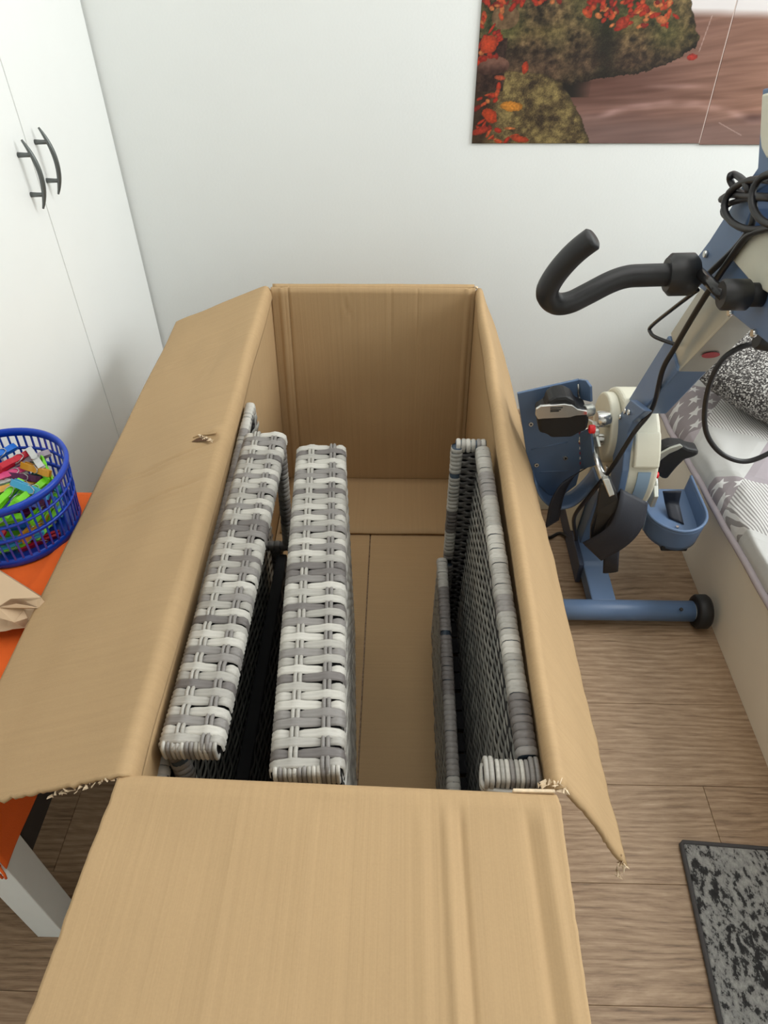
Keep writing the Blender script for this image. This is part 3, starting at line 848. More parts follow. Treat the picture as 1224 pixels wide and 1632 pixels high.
def Fedge(u, v):
    if v < .015 or v > .985: return Vector((.0016 * nz(u * 16, v) + .0012 * nz(u * 50, v), 0, 0))
    return Vector((0, 0, 0))
flap_sheet('front_flap', F_prof(-.309, -.3200, .600, .150), F_prof(.176, .1715, .598, .150, .0135), 50, 160, M_card_x, Fdisp, Fedge)
def B_prof(x): return [(x, YB + .003, .590), (x, YB + .006, .599), (x, YB + .012, .5995), (x, YB + .018, .592), (x, YB + .05, .37)]
flap_sheet('back_flap', B_prof(-.308), B_prof(.174), 20, 40, M_card_x, lambda u, v: Vector((0, .003 * nz(u * 4, v * 5, 9), 0)))
box('front_lip', (.128, .3775, .583), (.174, .3815, .5965), M_card_raw, cb, .001)['label'] = 'bare pale edge of the inner panel'
# torn paper along the cut corners
def scraps(name, pts, spread, n, size):
    bm = bmesh.new()
    for k in range(n):
        t = k / max(1, n - 1); p = poly_at(pts, t)
        p = p + Vector((R.uniform(-1, 1) * spread, R.uniform(-1, 1) * spread, R.uniform(-.3, 1) * spread))
        q = [p + Vector((R.uniform(-1, 1), R.uniform(-1, 1), R.uniform(-.7, .9))) * size for _ in range(4)]
        vs = [bm.verts.new(x) for x in q]; bm.faces.new(vs)
    o = from_bm(name, bm, M_card_raw, cb); md = o.modifiers.new('thickness', 'SOLIDIFY'); md.thickness = .0010
    o['label'] = 'torn pale cardboard fibres'
    return o
scraps('torn_edge', [(-.300, .386, .592), (-.316, .385, .594), (-.36, .383, .572), (-.40, .382, .555)], .002, 22, .0036)
scraps('torn_edge', [(.160, .388, .597), (.180, .386, .596), (.186, .384, .588)], .003, 12, .0045)
scraps('torn_edge', [(.286, .384, .405), (.296, .384, .390), (.290, .380, .372)], .003, 9, .006)
scraps('torn_edge', [(.178, 1.622, .598), (.184, 1.622, .592)], .002, 5, .005)
tq = lambda x, y: tuple(at(x, y, 2, at_flap(x, y)))
def at_flap(x, y):
    z = .58
    for _ in range(12):
        p = at(x, y, 2, z); z = .5945 + (p.x + .330) * .4226 + .0046
    return z
bm = bmesh.new(); vs = [bm.verts.new(tq(*p)) for p in ((305, 704), (313, 699), (322, 696), (330, 698), (336, 704), (330, 703), (322, 703), (314, 704))]
bm.faces.new(vs); o = from_bm('tear', bm, plain('tear_inside', (92, 62, 36), .9), cb); o['label'] = 'dark torn slit in the flap'
scraps('torn_edge', [tq(318, 697), tq(327, 697), tq(337, 704)], .0012, 12, .0045)
tube('raised_lip', spline([tq(308, 697), tq(318, 693), tq(332, 692), tq(344, 690)], 4), .0022, M_card_y, cb, 6, flat=.6)
local(cb)

# ================================================================== WICKER
def strand_mesh(name, w, phase, mat, mirror=False):
    """one flat strand crossing a slab of width w, passing over one cord and under the other, folded down both sides"""
    hw = .0068
    path = []
    drop = .020
    c1, c2 = .30 * w, .76 * w
    xs = [-.0030, -.0022, .003] + [w * t for t in (.10, .18, .24, .30, .36, .44, .53, .62, .70, .76, .82, .90)] + [w - .003, w + .0022, w + .0030]
    zs = [-drop, -.006, -.0006] + [None] * 12 + [-.0006, -.006, -drop]
    for x, z in zip(xs, zs):
        wd = 1.0
        if z is None:
            o1 = math.exp(-((x - c1) / (.10 * w)) ** 2); o2 = math.exp(-((x - c2) / (.10 * w)) ** 2)
            s = 1 if phase == 0 else -1
            z = .0008 + .0030 * (s * o1 - s * o2)
            wd = 1.0 - .26 * (o2 if s > 0 else o1) + .05 * (o1 if s > 0 else o2)
        path.append((x, z, wd))
    prof = [(-1.0, -.0012), (-.82, .0004), (-.42, .0011), (0, -.0003), (.42, .0011), (.82, .0004), (1.0, -.0012)]
    vs = []; fs = []
    n = len(path); m = len(prof)
    for i, (x, z, wd) in enumerate(path):
        x0, z0, _ = path[max(i - 1, 0)]; x1, z1, _ = path[min(i + 1, n - 1)]
        t = Vector((x1 - x0, 0, z1 - z0)).normalized(); nn = Vector((-t.z, 0, t.x))
        for (a, h) in prof:
            p = Vector((x, a * hw * wd, z)) + nn * h
            vs.append(tuple(p))
    for i in range(n - 1):
        for k in range(m - 1):
            a = i * m + k; fs.append((a, a + m, a + m + 1, a + 1))
    me = bpy.data.meshes.new(name); me.from_pydata(vs, [], fs); smooth(me); me.materials.append(mat)
    return me
def slab(parent, L, w, th, mtx, cols, name='woven_top'):
    """woven slab in local coordinates x 0..w, y 0..L, top at z 0"""
    core = box(name, (.003, .003, -th), (w - .003, L - .003, -.0045), M_core, parent, .004, 2)
    core.matrix_local = mtx
    pitch = .0134; n = int(L / pitch)
    pitch = (L - .006) / n
    meshes = {(ph, c): strand_mesh('strand', w, ph, WK[c]) for ph in (0, 1) for c in range(4)}
    for i in range(n):
        o = link('strand', meshes[(i % 2, cols[i % len(cols)])], None, parent)
        o.matrix_local = mtx @ Matrix.Translation((0, .003 + (i + .5) * pitch, 0)) @ Matrix.Rotation(R.uniform(-.035, .035), 4, 'Z')
    # lengthwise cords, two round canes at each crossing line
    for ci, cx in enumerate((.30 * w, .76 * w)):
        for k in (-1, 1):
            path = []
            for i in range(n):
                s = 1 if (i % 2 == 0) else -1
                over = -s if ci == 0 else s
                path.append(Vector((cx + k * .0030, .003 + (i + .5) * pitch, .0012 + .0026 * over)))
            path = [Vector((cx + k * .003, -.001, -.012)), Vector((cx + k * .003, -.0012, -.002))] + path + [Vector((cx + k * .003, L + .001, -.002)), Vector((cx + k * .003, L + .001, -.012))]
            o = tube('cord', spline(path, 2), .0029, WK[1 if (ci + k) % 2 else 2], parent, 6)
            o.matrix_local = mtx
def end_canes(parent, w, mtx, y, th, n, nose=.0032):
    """row of upright canes finishing the end of a slab"""
    bm = bmesh.new()
    add_tube(bm, spline([(0, .006, -.0005), (0, .001, -.0012), (0, -.0022, -.0055), (0, -.0022, -th + .006), (0, 0, -th), (0, .006, -th - .001)], 3), .0030, 6)
    bmesh.ops.recalc_face_normals(bm, faces=bm.faces)
    mes = []
    for c in (0, 1, 2):
        me = bpy.data.meshes.new('cane'); bm.to_mesh(me); smooth(me); me.materials.append(WK[c]); mes.append(me)
    bm.free()
    for k in range(n):
        o = link('cane', mes[(k * 2 + k // 3) % 3], None, parent)
        o.matrix_local = mtx @ Matrix.Translation((.005 + (w - .010) * k / (n - 1), y, 0))
def weave(name, org, du, dv, lu, lv, mat, parent, pitch=.0115, period=.030, amp=.0022, hw=.0050, nrm=None):
    """panel of strands running along du, stacked along dv; each strand snakes in and out of the next"""
    org = Vector(org); du = Vector(du).normalized(); dv = Vector(dv).normalized()
    nn = Vector(nrm).normalized() if nrm else du.cross(dv)
    vs = []; fs = []; tone = []
    n = int(lv / pitch); ns = int(lu / (period / 4)) + 1
    for j in range(n):
        ph = PI * (j % 2); tn = min(1, max(0, .5 + .5 * R.uniform(-1, 1)))
        base = len(vs)
        for i in range(ns + 1):
            a = lu * i / ns
            w_ = 2 * PI * a / (period * 2) + ph
            d = amp * math.sin(w_); lat = .0012 * math.cos(w_)
            c = org + du * a + dv * ((j + .5) * pitch + lat)
            k = 1 - .16 * math.cos(w_ * 2 + PI)
            for (q, h) in ((-1, -.0008), (-.45, .0007), (.45, .0007), (1, -.0008)):
                vs.append(tuple(c + dv * (q * hw * k) + nn * (d + h))); tone.append(tn)
        for i in range(ns):
            for q in range(3):
                a = base + i * 4 + q; fs.append((a, a + 1, a + 5, a + 4))
    me = bpy.data.meshes.new(name); me.from_pydata(vs, [], fs); smooth(me)
    at_ = me.attributes.new('tone', 'FLOAT', 'POINT'); at_.data.foreach_set('value', tone)
    o = link(name, me, mat, parent); o['kind'] = 'stuff'
    return o
def wrap_meshes(r, w):
    bm = bmesh.new(); seg = 12; rings = []
    sq = lambda c: math.copysign(abs(c) ** .7, c)
    for (y, k) in ((-w * .52, .915), (-w * .34, 1.01), (0, 1.045), (w * .34, 1.01), (w * .52, .915)):
        rings.append([bm.verts.new((r * k * sq(math.cos(2 * PI * q / seg)), y, r * k * sq(math.sin(2 * PI * q / seg)))) for q in range(seg)])
    for i in range(4):
        for q in range(seg): bm.faces.new((rings[i][q], rings[i][(q + 1) % seg], rings[i + 1][(q + 1) % seg], rings[i + 1][q]))
    bmesh.ops.recalc_face_normals(bm, faces=bm.faces)
    out = []
    for c in range(4):
        me = bpy.data.meshes.new('wrap'); bm.to_mesh(me); smooth(me); me.materials.append(WK[c]); out.append(me)
    bm.free(); return out
def wrapped(parent, a, b, r, cols, pitch=.0112, gaps=(), name='frame_tube', shape=(1, 1)):
    """tube a-b with a cane wound round it, every turn a ring of its own"""
    a = Vector(a); b = Vector(b); d = b - a; L = d.length; u = d / L
    tube(name, [a, a.lerp(b, .5), b], r * .93, M_bluetube, parent, 10)
    key = (round(r, 4), round(pitch, 4))
    if key not in WRAPS: WRAPS[key] = wrap_meshes(r, pitch)
    rot = u.to_track_quat('Y', 'Z').to_matrix().to_4x4()
    n = int(L / pitch)
    for i in range(n):
        t = (i + .5) / n
        if any(g0 < t < g1 for g0, g1 in gaps): continue
        o = link('wrap', WRAPS[key][cols[i % len(cols)]], None, parent)
        o.matrix_local = Matrix.Translation(a + d * t) @ rot @ Matrix.Rotation(R.uniform(-.10, .10), 4, 'X') @ Matrix.Rotation(R.uniform(-.06, .06), 4, 'Z') @ Matrix.Diagonal((shape[0] * R.uniform(.97, 1.05), 1, shape[1] * R.uniform(.97, 1.06), 1))
WRAPS = {}
def runs(seed, n, weights=(3, 2, 4, 3), lo=2, hi=7):
    rr = random.Random(seed); out = []
    while len(out) < n:
        c = rr.choices(range(4), weights)[0]; out += [c] * rr.randint(lo, hi)
    return out
SLABC = [1, 0, 2, 0, 1, 1, 3, 1, 0, 2, 2, 0, 0, 1, 3, 0, 1, 2, 1, 0, 0, 2, 1, 3, 0, 1, 0, 2, 3, 3, 1, 0, 2, 0, 1, 2]

# ---- left piece: chair lying with its arm uppermost
ca = thing('wicker_chair', 'grey wicker chair standing on edge along the left wall of the box', 'chair', (-.26, .76, .0066))
za = .556
AW, AL = .073, .645
mA = Matrix.Translation((-.2885, .447, za))
slab(ca, AL, AW, .030, mA, SLABC, 'arm_core')
end_canes(ca, AW, mA, 0, .026, 12)
# tall panel leaning on the box wall
wrapped(ca, (-.2975, .43, .490), (-.2965, 1.190, .548), .0105, runs(3, 90, (2, 3, 3, 3)), shape=(.9, 1))
wrapped(ca, (-.2970, 1.186, .546), (-.3095, 1.186, .010), .0100, runs(4, 90, (1, 2, 4, 4)))
wrapped(ca, (-.3010, .440, .486), (-.3120, .440, .010), .0100, runs(5, 90, (1, 2, 4, 4)))
weave('back_weave', (-.2925, .45, .015), (0, 1, 0), (.010, 0, .54), .725, .465, M_weave_mid, ca, nrm=(1, 0, 0))
weave('back_weave', (-.2835, .82, .480), (0, 1, 0), (.010, 0, .54), .355, .058, M_weave_mid, ca, nrm=(1, 0, 0))
ext('back_core', [(.445, .012), (1.182, .012), (1.182, .545), (.445, .484)], 0, -.308, -.2960, M_core, ca, .001)
# legs and bars under the arm
wrapped(ca, (-.277, .460, .525), (-.274, .462, .06), .0120, runs(6, 60, (1, 2, 4, 4)), gaps=((.02, .06),))
wrapped(ca, (-.2255, 1.078, .528), (-.2355, 1.085, .262), .0105, runs(7, 60, (0, 1, 4, 6)))
wrapped(ca, (-.290, 1.085, .262), (-.228, 1.085, .262), .0100, runs(8, 20, (0, 1, 4, 6)))
wrapped(ca, (-.262, 1.085, .262), (-.268, 1.088, .010), .0120, runs(9, 60, (0, 0, 3, 6)))
weave('seat_weave', (-.232, .465, .020), (0, 1, 0), (-.03, 0, 1), .615, .225, M_weave_dark, ca, nrm=(1, 0, 0))  # dark tone carries the shade under the arm slab
box('seat_frame', (-.262, .462, .012), (-.240, 1.078, .245), M_core, ca, .003)
local(ca)

# ---- middle piece: thick panel on edge
pb2 = thing('wicker_seat_block', 'thick woven grey wicker block standing on edge, middle of the three in the box', 'wicker furniture', (-.125, .73, .0066))
BW, BL = .084, .638
mB = Matrix.Translation((-.1475, .4155, .556)) @ Matrix.Rotation(math.radians(3.45), 4, 'Z')
slab(pb2, BL, BW, .05, mB, SLABC[5:] + SLABC[:5], 'top_core')
end_canes(pb2, BW, mB, 0, .028, 14)
body = box('panel_body', (.005, .004, -.545), (BW - .005, BL - .004, -.045), M_core, pb2, .004); body.matrix_local = mB
for (x, nx, mat_) in ((BW + .0005, 1, M_weave_light), (-.0005, -1, M_weave_dark)):  # one wicker; the left side's shade is put into a darker tone
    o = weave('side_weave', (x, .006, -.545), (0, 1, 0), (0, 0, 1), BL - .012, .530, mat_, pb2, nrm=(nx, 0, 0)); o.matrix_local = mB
o = weave('end_weave', (.004, -.001, -.545), (1, 0, 0), (0, 0, 1), BW - .008, .515, M_weave_mid, pb2, nrm=(0, -1, 0)); o.matrix_local = mB
o = weave('end_weave', (.004, BL + .001, -.545), (1, 0, 0), (0, 0, 1), BW - .008, .530, M_weave_mid, pb2, nrm=(0, 1, 0)); o.matrix_local = mB
local_inv = Matrix.Translation(pb2.location).inverted()
local(pb2)

# ---- right piece: hollow seat frame on edge
cc = thing('wicker_sofa_module', 'hollow grey wicker sofa module standing on edge along the right wall of the box', 'wicker furniture', (.125, .74, .0066))
zt = .556
XR = .1535
wrapped(cc, (XR - .001, 1.058, zt - .014), (XR + .005, .447, zt - .014), .0135, runs(11, 80, (3, 4, 3, 1), 3, 7), pitch=.0105)
weave('back_weave', (.1360, .45, .03), (0, 1, 0), (.012, 0, .5), .61, .505, M_weave_mid, cc, nrm=(-1, 0, 0), pitch=.0098, period=.030, hw=.0051)
weave('outer_weave', (.168, .45, .03), (0, 1, 0), (0, 0, 1), .61, .505, M_weave_light, cc, nrm=(1, 0, 0))
box('back_core', (.146, .45, .02), (.160, 1.06, .520), M_core, cc, .003)
# far arm: upright panel across the box
wrapped(cc, (.104, 1.072, zt - .012), (.160, 1.072, zt - .012), .0115, [0, 1, 0, 1, 2, 1], pitch=.0080)
wrapped(cc, (.106, 1.066, zt - .010), (.106, 1.066, .255), .0110, runs(12, 60, (3, 3, 2, 2), 3, 8), pitch=.0095, gaps=((.19, .23),))
wrapped(cc, (.106, 1.066, .235), (.106, 1.066, .012), .0110, runs(13, 60, (0, 1, 3, 4), 3, 8), pitch=.0095)
weave('arm_weave', (.112, 1.062, .015), (1, 0, 0), (0, 0, 1), .045, .52, M_weave_dark, cc, nrm=(0, -1, 0), pitch=.0085, hw=.0041, period=.016)
box('arm_core', (.102, 1.068, .015), (.165, 1.078, .535), M_core, cc, .002)
# near arm
for k in range(7):
    x = .120 + .0058 * k
    tube('cane', spline([(x, .4415, zt - .030), (x, .4390, zt - .008), (x, .4335, zt - .0030), (x, .4175, zt - .0030), (x, .4120, zt - .010), (x, .4110, zt - .05)], 3), .0031, WK[(0, 1, 0, 2, 1, 0, 2)[k]], cc, 6)
for x in (.1065, .1125, .1605, .1665):
    tube('corner_cane', spline([(x, .4455, zt - .030), (x, .4425, zt - .008), (x, .4365, zt - .0010), (x, .4175, zt - .0010), (x, .4100, zt - .008), (x, .4090, zt - .05)], 3), .0033, WK[1 if x < .14 else 2], cc, 6)
for dz, c in ((-.016, 0), (-.0235, 1)):
    tube('edge_cane', spline([(.1045, .4395, zt + dz), (.1025, .4235, zt + dz), (.104, .4115, zt + dz), (.115, .4070, zt + dz - .001), (.137, .4060, zt + dz - .002), (.158, .4070, zt + dz - .001), (.169, .4115, zt + dz), (.1715, .4235, zt + dz), (.1700, .4395, zt + dz)], 4), .0034, WK[c], cc, 6)
box('arm_core', (.1035, .4135, .015), (.166, .4375, .5485), M_core, cc, .004)
weave('arm_weave', (.099, .4015, .015), (1, 0, 0), (0, 0, 1), .068, .51, M_weave_mid, cc, nrm=(0, -1, 0), pitch=.0095, hw=.0042)
# low front apron on the left
wrapped(cc, (.0915, 1.050, .258), (.0915, .425, .258), .0110, runs(14, 80, (1, 2, 4, 3), 3, 8), pitch=.0100, gaps=((.30, .33), (.86, .90)))
weave('apron_weave', (.0800, .425, .015), (0, 1, 0), (.004, 0, .24), .63, .235, M_weave_mid, cc, nrm=(-1, 0, 0))
box('apron_core', (.085, .425, .012), (.097, 1.05, .245), M_core, cc, .002)
M_str = plain('black_webbing', (40, 40, 42), .8, bump=.2, bscale=500)
for k in range(13):
    y = .45 + k * .047
    box('seat_strap', (.098, y, .046 + .004 * (k % 2)), (.146, y + .040, .050 + .004 * (k % 2)), M_str, cc, .001)
bm = bmesh.new()
for i in range(3):
    for k in range(9):
        add_box(bm, (.114 + i * .011, 1.0585, .05 + k * .021), (.119 + i * .011, 1.0605, .053 + k * .021), 0)
o = from_bm('staples', bm, M_steel, cc); o['kind'] = 'stuff'; o['label'] = 'rows of small bright staples'
local(cc)

# ================================================================== MOVEMENT TRAINER (arm and leg cycle)
bk = thing('exercise_trainer', 'blue and beige pedal trainer with black hand grip, between box and bed', 'exercise machine', (.483, 1.3, 0))
XC = .483
tube('front_tube', [(.262, 1.105, .042), (.45, 1.105, .042), (.690, 1.105, .042)], .0245, M_blue, bk, 20)
def wheel(x0, x1, y, z, r):
    w = lathe('wheel', [(r * .45, -.5), (r * .9, -.5), (r, -.34), (r, .34), (r * .9, .5), (r * .45, .5)], M_rubber, bk, 32)
    mt = Matrix.Translation(((x0 + x1) / 2, y, z)) @ Matrix.Rotation(PI / 2, 4, 'Y') @ Matrix.Diagonal((1, 1, (x1 - x0), 1))
    w.data.transform(mt)
    cyl('hub_cap', (x0 - .003, y, z), (x1 + .002, y, z), r * .5, M_pane, w, 20)
wheel(.694, .726, 1.105, .041, .0405)
cyl('tube_plug', (.655, 1.092, .0625), (.655, 1.0905, .0655), .0042, M_rubber, bk, 12)
ext('base_beam', [(1.118, .022), (1.118, .062), (1.225, .064), (1.235, .070), (1.80, .070), (1.80, .012), (1.235, .012), (1.225, .022)], 0, .455, .512, M_blue, bk, .003)
ext('beam_cover', [(1.225, .004), (1.225, .068), (1.62, .080), (1.80, .080), (1.80, .004)], 0, .444, .4555, M_blued, bk, .002)['label'] = 'dark slate side cover'
tube('rear_tube', [(.27, 1.78, .042), (.48, 1.78, .042), (.69, 1.78, .042)], .0245, M_blue, bk, 20)
ext('column', [(1.30, .065), (1.42, .065), (1.38, .36), (1.24, .36)], 0, .458, .509, M_blue, bk, .004)
ext('column_cover', [(1.34, .072), (1.50, .075), (1.42, .34), (1.30, .34)], 0, .440, .4575, M_beige, bk, .004)['label'] = 'beige side cover'
# motor housing: thick disc with a raised block and a blue-grey stripe on its rim
HC, HR = (1.235, .420), .128
def disc(name, c, r, x0, x1, mat, bev=.012, a0=0, a1=2 * PI, rin=0, n=48):
    pts = []
    full = abs(a1 - a0 - 2 * PI) < 1e-6
    for k in range(n if full else n + 1):
        a = a0 + (a1 - a0) * k / n; pts.append((c[0] + r * math.cos(a), c[1] + r * math.sin(a)))
    if rin:
        for k in range(n, -1, -1):
            a = a0 + (a1 - a0) * k / n; pts.append((c[0] + rin * math.cos(a), c[1] + rin * math.sin(a)))
    return ext(name, pts, 0, x0, x1, mat, bk, bev, 3)
disc('motor_housing', HC, HR, .446, .512, M_beige, .008)['label'] = 'round beige motor housing'
disc('rim_stripe', HC, HR + .002, .471, .496, M_stripe, 0, math.radians(165), math.radians(228), HR - .006, 24)['label'] = 'blue grey stripe on the rim'
ext('rim_block', [(HC[0] + (HR + .010) * math.cos(a), HC[1] + (HR + .010) * math.sin(a)) for a in [math.radians(q) for q in range(130, 165, 5)]] + [(HC[0] + (HR - .03) * math.cos(a), HC[1] + (HR - .03) * math.sin(a)) for a in [math.radians(q) for q in range(165, 129, -5)]], 0, .457, .508, M_beige, bk, .004)
box('rear_foot_cover', (.388, 1.50, .0), (.4435, 1.56, .085), M_beige, bk, .004)
disc('side_disc', (1.250, .462), .074, .424, .446, M_beige, .008)
def YZ(x, *pts): return [tuple(at(p[0], p[1], 0, x))[1:] for p in pts]
ext('side_bracket', YZ(.440, (1006, 637), (1030, 655), (1010, 672), (1002, 690), (996, 720), (993, 750), (986, 785), (972, 806), (962, 800), (972, 770), (978, 735), (977, 700), (984, 668)), 0, .438, .452, M_blue, bk, .002)
def knob(name, x0, x1, y, z, r, mat, seg=20): return cyl(name, (x0, y, z), (x1, y, z), r, mat, bk, seg)
for y, z in ((1.172, .556), (1.190, .530), (1.150, .568), (1.19, .40)): knob('bolt', .4335, .4385, y, z, .006, M_chrome, 12)
# the logo: red oval with two strokes
def logo(c, nx, ny, w, h):
    """flat red oval ring with a stroke inside, at c, in the plane spanned by nx, ny"""
    c = Vector(c); nx = Vector(nx).normalized(); ny = Vector(ny).normalized(); n = nx.cross(ny)
    bm = bmesh.new()
    add_tube(bm, [c + nx * w * math.cos(2 * PI * k / 28) + ny * h * math.sin(2 * PI * k / 28) for k in range(29)], .0009, 5, False)
    add_tube(bm, [c - nx * w * .45, c + nx * w * .45], .0010, 5)
    add_tube(bm, [c - ny * h * .45 + nx * w * .25, c + ny * h * .45 + nx * w * .25], .0009, 5)
    o = from_bm('logo_badge', bm, M_redp, bk); o['label'] = 'small red oval emblem'
logo(at(993, 760, 0, .4455), (0, 1, 0), (0, 0, 1), .0065, .012)
# slanting arm: blue lower section, aluminium section, upper head
ext('lower_arm', [(1.236, .535), (1.150, .565), (1.045, .722), (1.128, .742)], 0, .459, .508, M_blue, bk, .003)
gx = [(1.051, .716), (.930, .884), (1.040, .905), (1.130, .745)]
ext('extension_section', gx, 0, .463, .505, M_alu, bk, .002)['label'] = 'bare aluminium section'
ext('section_face', [(1.0495, .716), (.928, .885), (.932, .888), (1.054, .7185)], 0, .461, .507, M_alu, bk, .0008)
bm = bmesh.new()
cL = (Vector((.484, 1.0060, .7755)))
dirv = (Vector((0, .928, .885)) - Vector((0, 1.0495, .716))).normalized()
for k in range(24):
    a0 = 2 * PI * k / 24; a1 = 2 * PI * (k + 1) / 24
    nv = Vector((0, -dirv.z, dirv.y))
    p = [cL + Vector((1, 0, 0)) * .0135 * math.cos(a) * s + dirv * .0105 * math.sin(a) * s + nv * .0012 for a, s in ((a0, 1), (a1, 1), (a1, .0), )]
    bm.faces.new([bm.verts.new(q) for q in p])
bmesh.ops.remove_doubles(bm, verts=bm.verts, dist=1e-5)
o = from_bm('logo_badge', bm, M_redp, bk); md = o.modifiers.new('t', 'SOLIDIFY'); md.thickness = .0006; o['label'] = 'red oval emblem on the aluminium section'
ext('head_frame', YZ(.457, (1109, 412), (1130, 384), (1166, 328), (1177, 302), (1196, 284), (1207, 268), (1215, 142), (1300, 120), (1300, 262), (1232, 288), (1203, 308), (1199, 332), (1182, 370), (1230, 356), (1300, 350), (1300, 610), (1224, 548), (1111, 456)), 0, .457, .505, M_blue, bk, .002)
ext('head_panel', YZ(.452, (1161, 405), (1193, 373), (1300, 362), (1300, 520), (1224, 466), (1203, 454), (1172, 418)), 0, .450, .4575, M_beige, bk, .002)['label'] = 'beige panel in the head'
ext('display', YZ(.452, (1217, 150), (1300, 130), (1300, 262), (1224, 252), (1216, 236), (1214, 215)), 0, .449, .4575, M_beige, bk, .003)['label'] = 'beige display back'
for p in ((1127, 405), (1166, 498), (1204, 531)):
    q = at(p[0], p[1], 0, .457); knob('bolt', .452, .4575, q.y, q.z, .0055, M_chrome, 12)
# hand crank and grip
hq = at(1216, 470, 0, .458)
HY, HZ = hq.y, hq.z
cyl('crank_hub', (.405, HY, HZ), (.440, HY, HZ), .0195, M_plas, bk, 24)
cyl('crank_shaft', (.438, HY, HZ), (.459, HY, HZ), .0150, M_rubber, bk, 20)
kp = at(1086, 438, 1, 1.015); k0 = at(1112, 432, 1, 1.012)
tube('crank_arm', [(.408, HY, HZ), Vector((.408, HY, HZ)).lerp(k0, .5), k0], .0078, M_shiny, bk, 12)
G = lambda x, y, Y: tuple(at(x, y, 1, Y))
ka = Vector(G(1062, 438, 1.015)); kb = Vector(G(1109, 437, 1.015))
cyl('grip_collar', ka, kb, .0300, M_plas, bk, 28, .2)
gp = [G(1066, 438, 1.015), G(1030, 439, 1.015), G(1000, 441, 1.015), G(972, 450, 1.012), G(935, 469, 1.006), G(908, 482, 1.0), G(887, 484, .996), G(874, 474, .992), G(873, 460, .988), G(886, 437, .985), G(905, 414, .98), G(924, 396, .976), G(944, 381, .972)]
pth = spline(gp, 6)
tube('hand_grip', pth + [pth[-1] + (pth[-1] - pth[-2]).normalized() * .003], [.0162] * len(pth) + [.0125], M_plas, bk, 18)['label'] = 'hooked black rubber hand grip'
# lower end of the far grip, just in frame
cyl('far_grip_stub', at(1206, 541, 1, .90), at(1260, 552, 1, .90), .013, M_plas, bk, 18)
# thin wire bracket beside the arm
tube('wire_bracket', spline([at(1112, 462, 0, .44), at(1075, 490, 0, .436), at(1038, 520, 0, .432), at(1037, 530, 0, .432), at(1046, 538, 0, .437), at(1076, 549, 0, .457)], 5), .0033, M_shiny, bk, 8)
# cranks
ax_y, ax_z = 1.222, .452
knob('axle', .372, .530, ax_y, ax_z, .012, M_chrome)
def S3(p, Y): return at(p[0], p[1], 1, Y)
def plate(name, pts, th, mat, parent, bev=.0):
    """flat plate through world points, extruded along its normal"""
    P3 = [Vector(p) for p in pts]
    n = Vector((0, 0, 0)); c = sum(P3, Vector()) / len(P3)
    for i in range(len(P3)): n += (P3[i] - c).cross(P3[(i + 1) % len(P3)] - c)
    n.normalize()
    bm = bmesh.new()
    a = [bm.verts.new(p + n * th / 2) for p in P3]; b_ = [bm.verts.new(p - n * th / 2) for p in P3]
    bm.faces.new(a); bm.faces.new(b_[::-1])
    for i in range(len(P3)):
        j = (i + 1) % len(P3); bm.faces.new((a[i], b_[i], b_[j], a[j]))
    bmesh.ops.recalc_face_normals(bm, faces=bm.faces)
    if bev: bmesh.ops.bevel(bm, geom=list(bm.edges), offset=bev, segments=2, affect='EDGES', profile=.5)
    return from_bm(name, bm, mat, parent)
# upper crank with chrome pieces
c1 = at(962, 668, 0, .412)
cyl('crank_boss', (.398, c1.y, c1.z), (.425, c1.y, c1.z), .0165, M_chrome, bk, 24)
tube('crank', [at(947, 700, 0, .398), at(951, 730, 0, .400), at(962, 762, 0, .404)], .0070, M_chrome, bk, 8, flat=.45)
plate('crank', [at(938, 668, 0, .396), at(946, 672, 0, .396), at(956, 712, 0, .40), at(950, 712, 0, .40)], .006, M_alu, bk, .001)
disc('link_disc', tuple(at(951, 690, 0, .40))[1:], .0135, .392, .402, M_alu, .002, n=24)
cyl('release_button', at(939, 684, 1, 1.112), at(948, 684, 1, 1.112), .0085, M_red, bk, 16)['label'] = 'red release button'
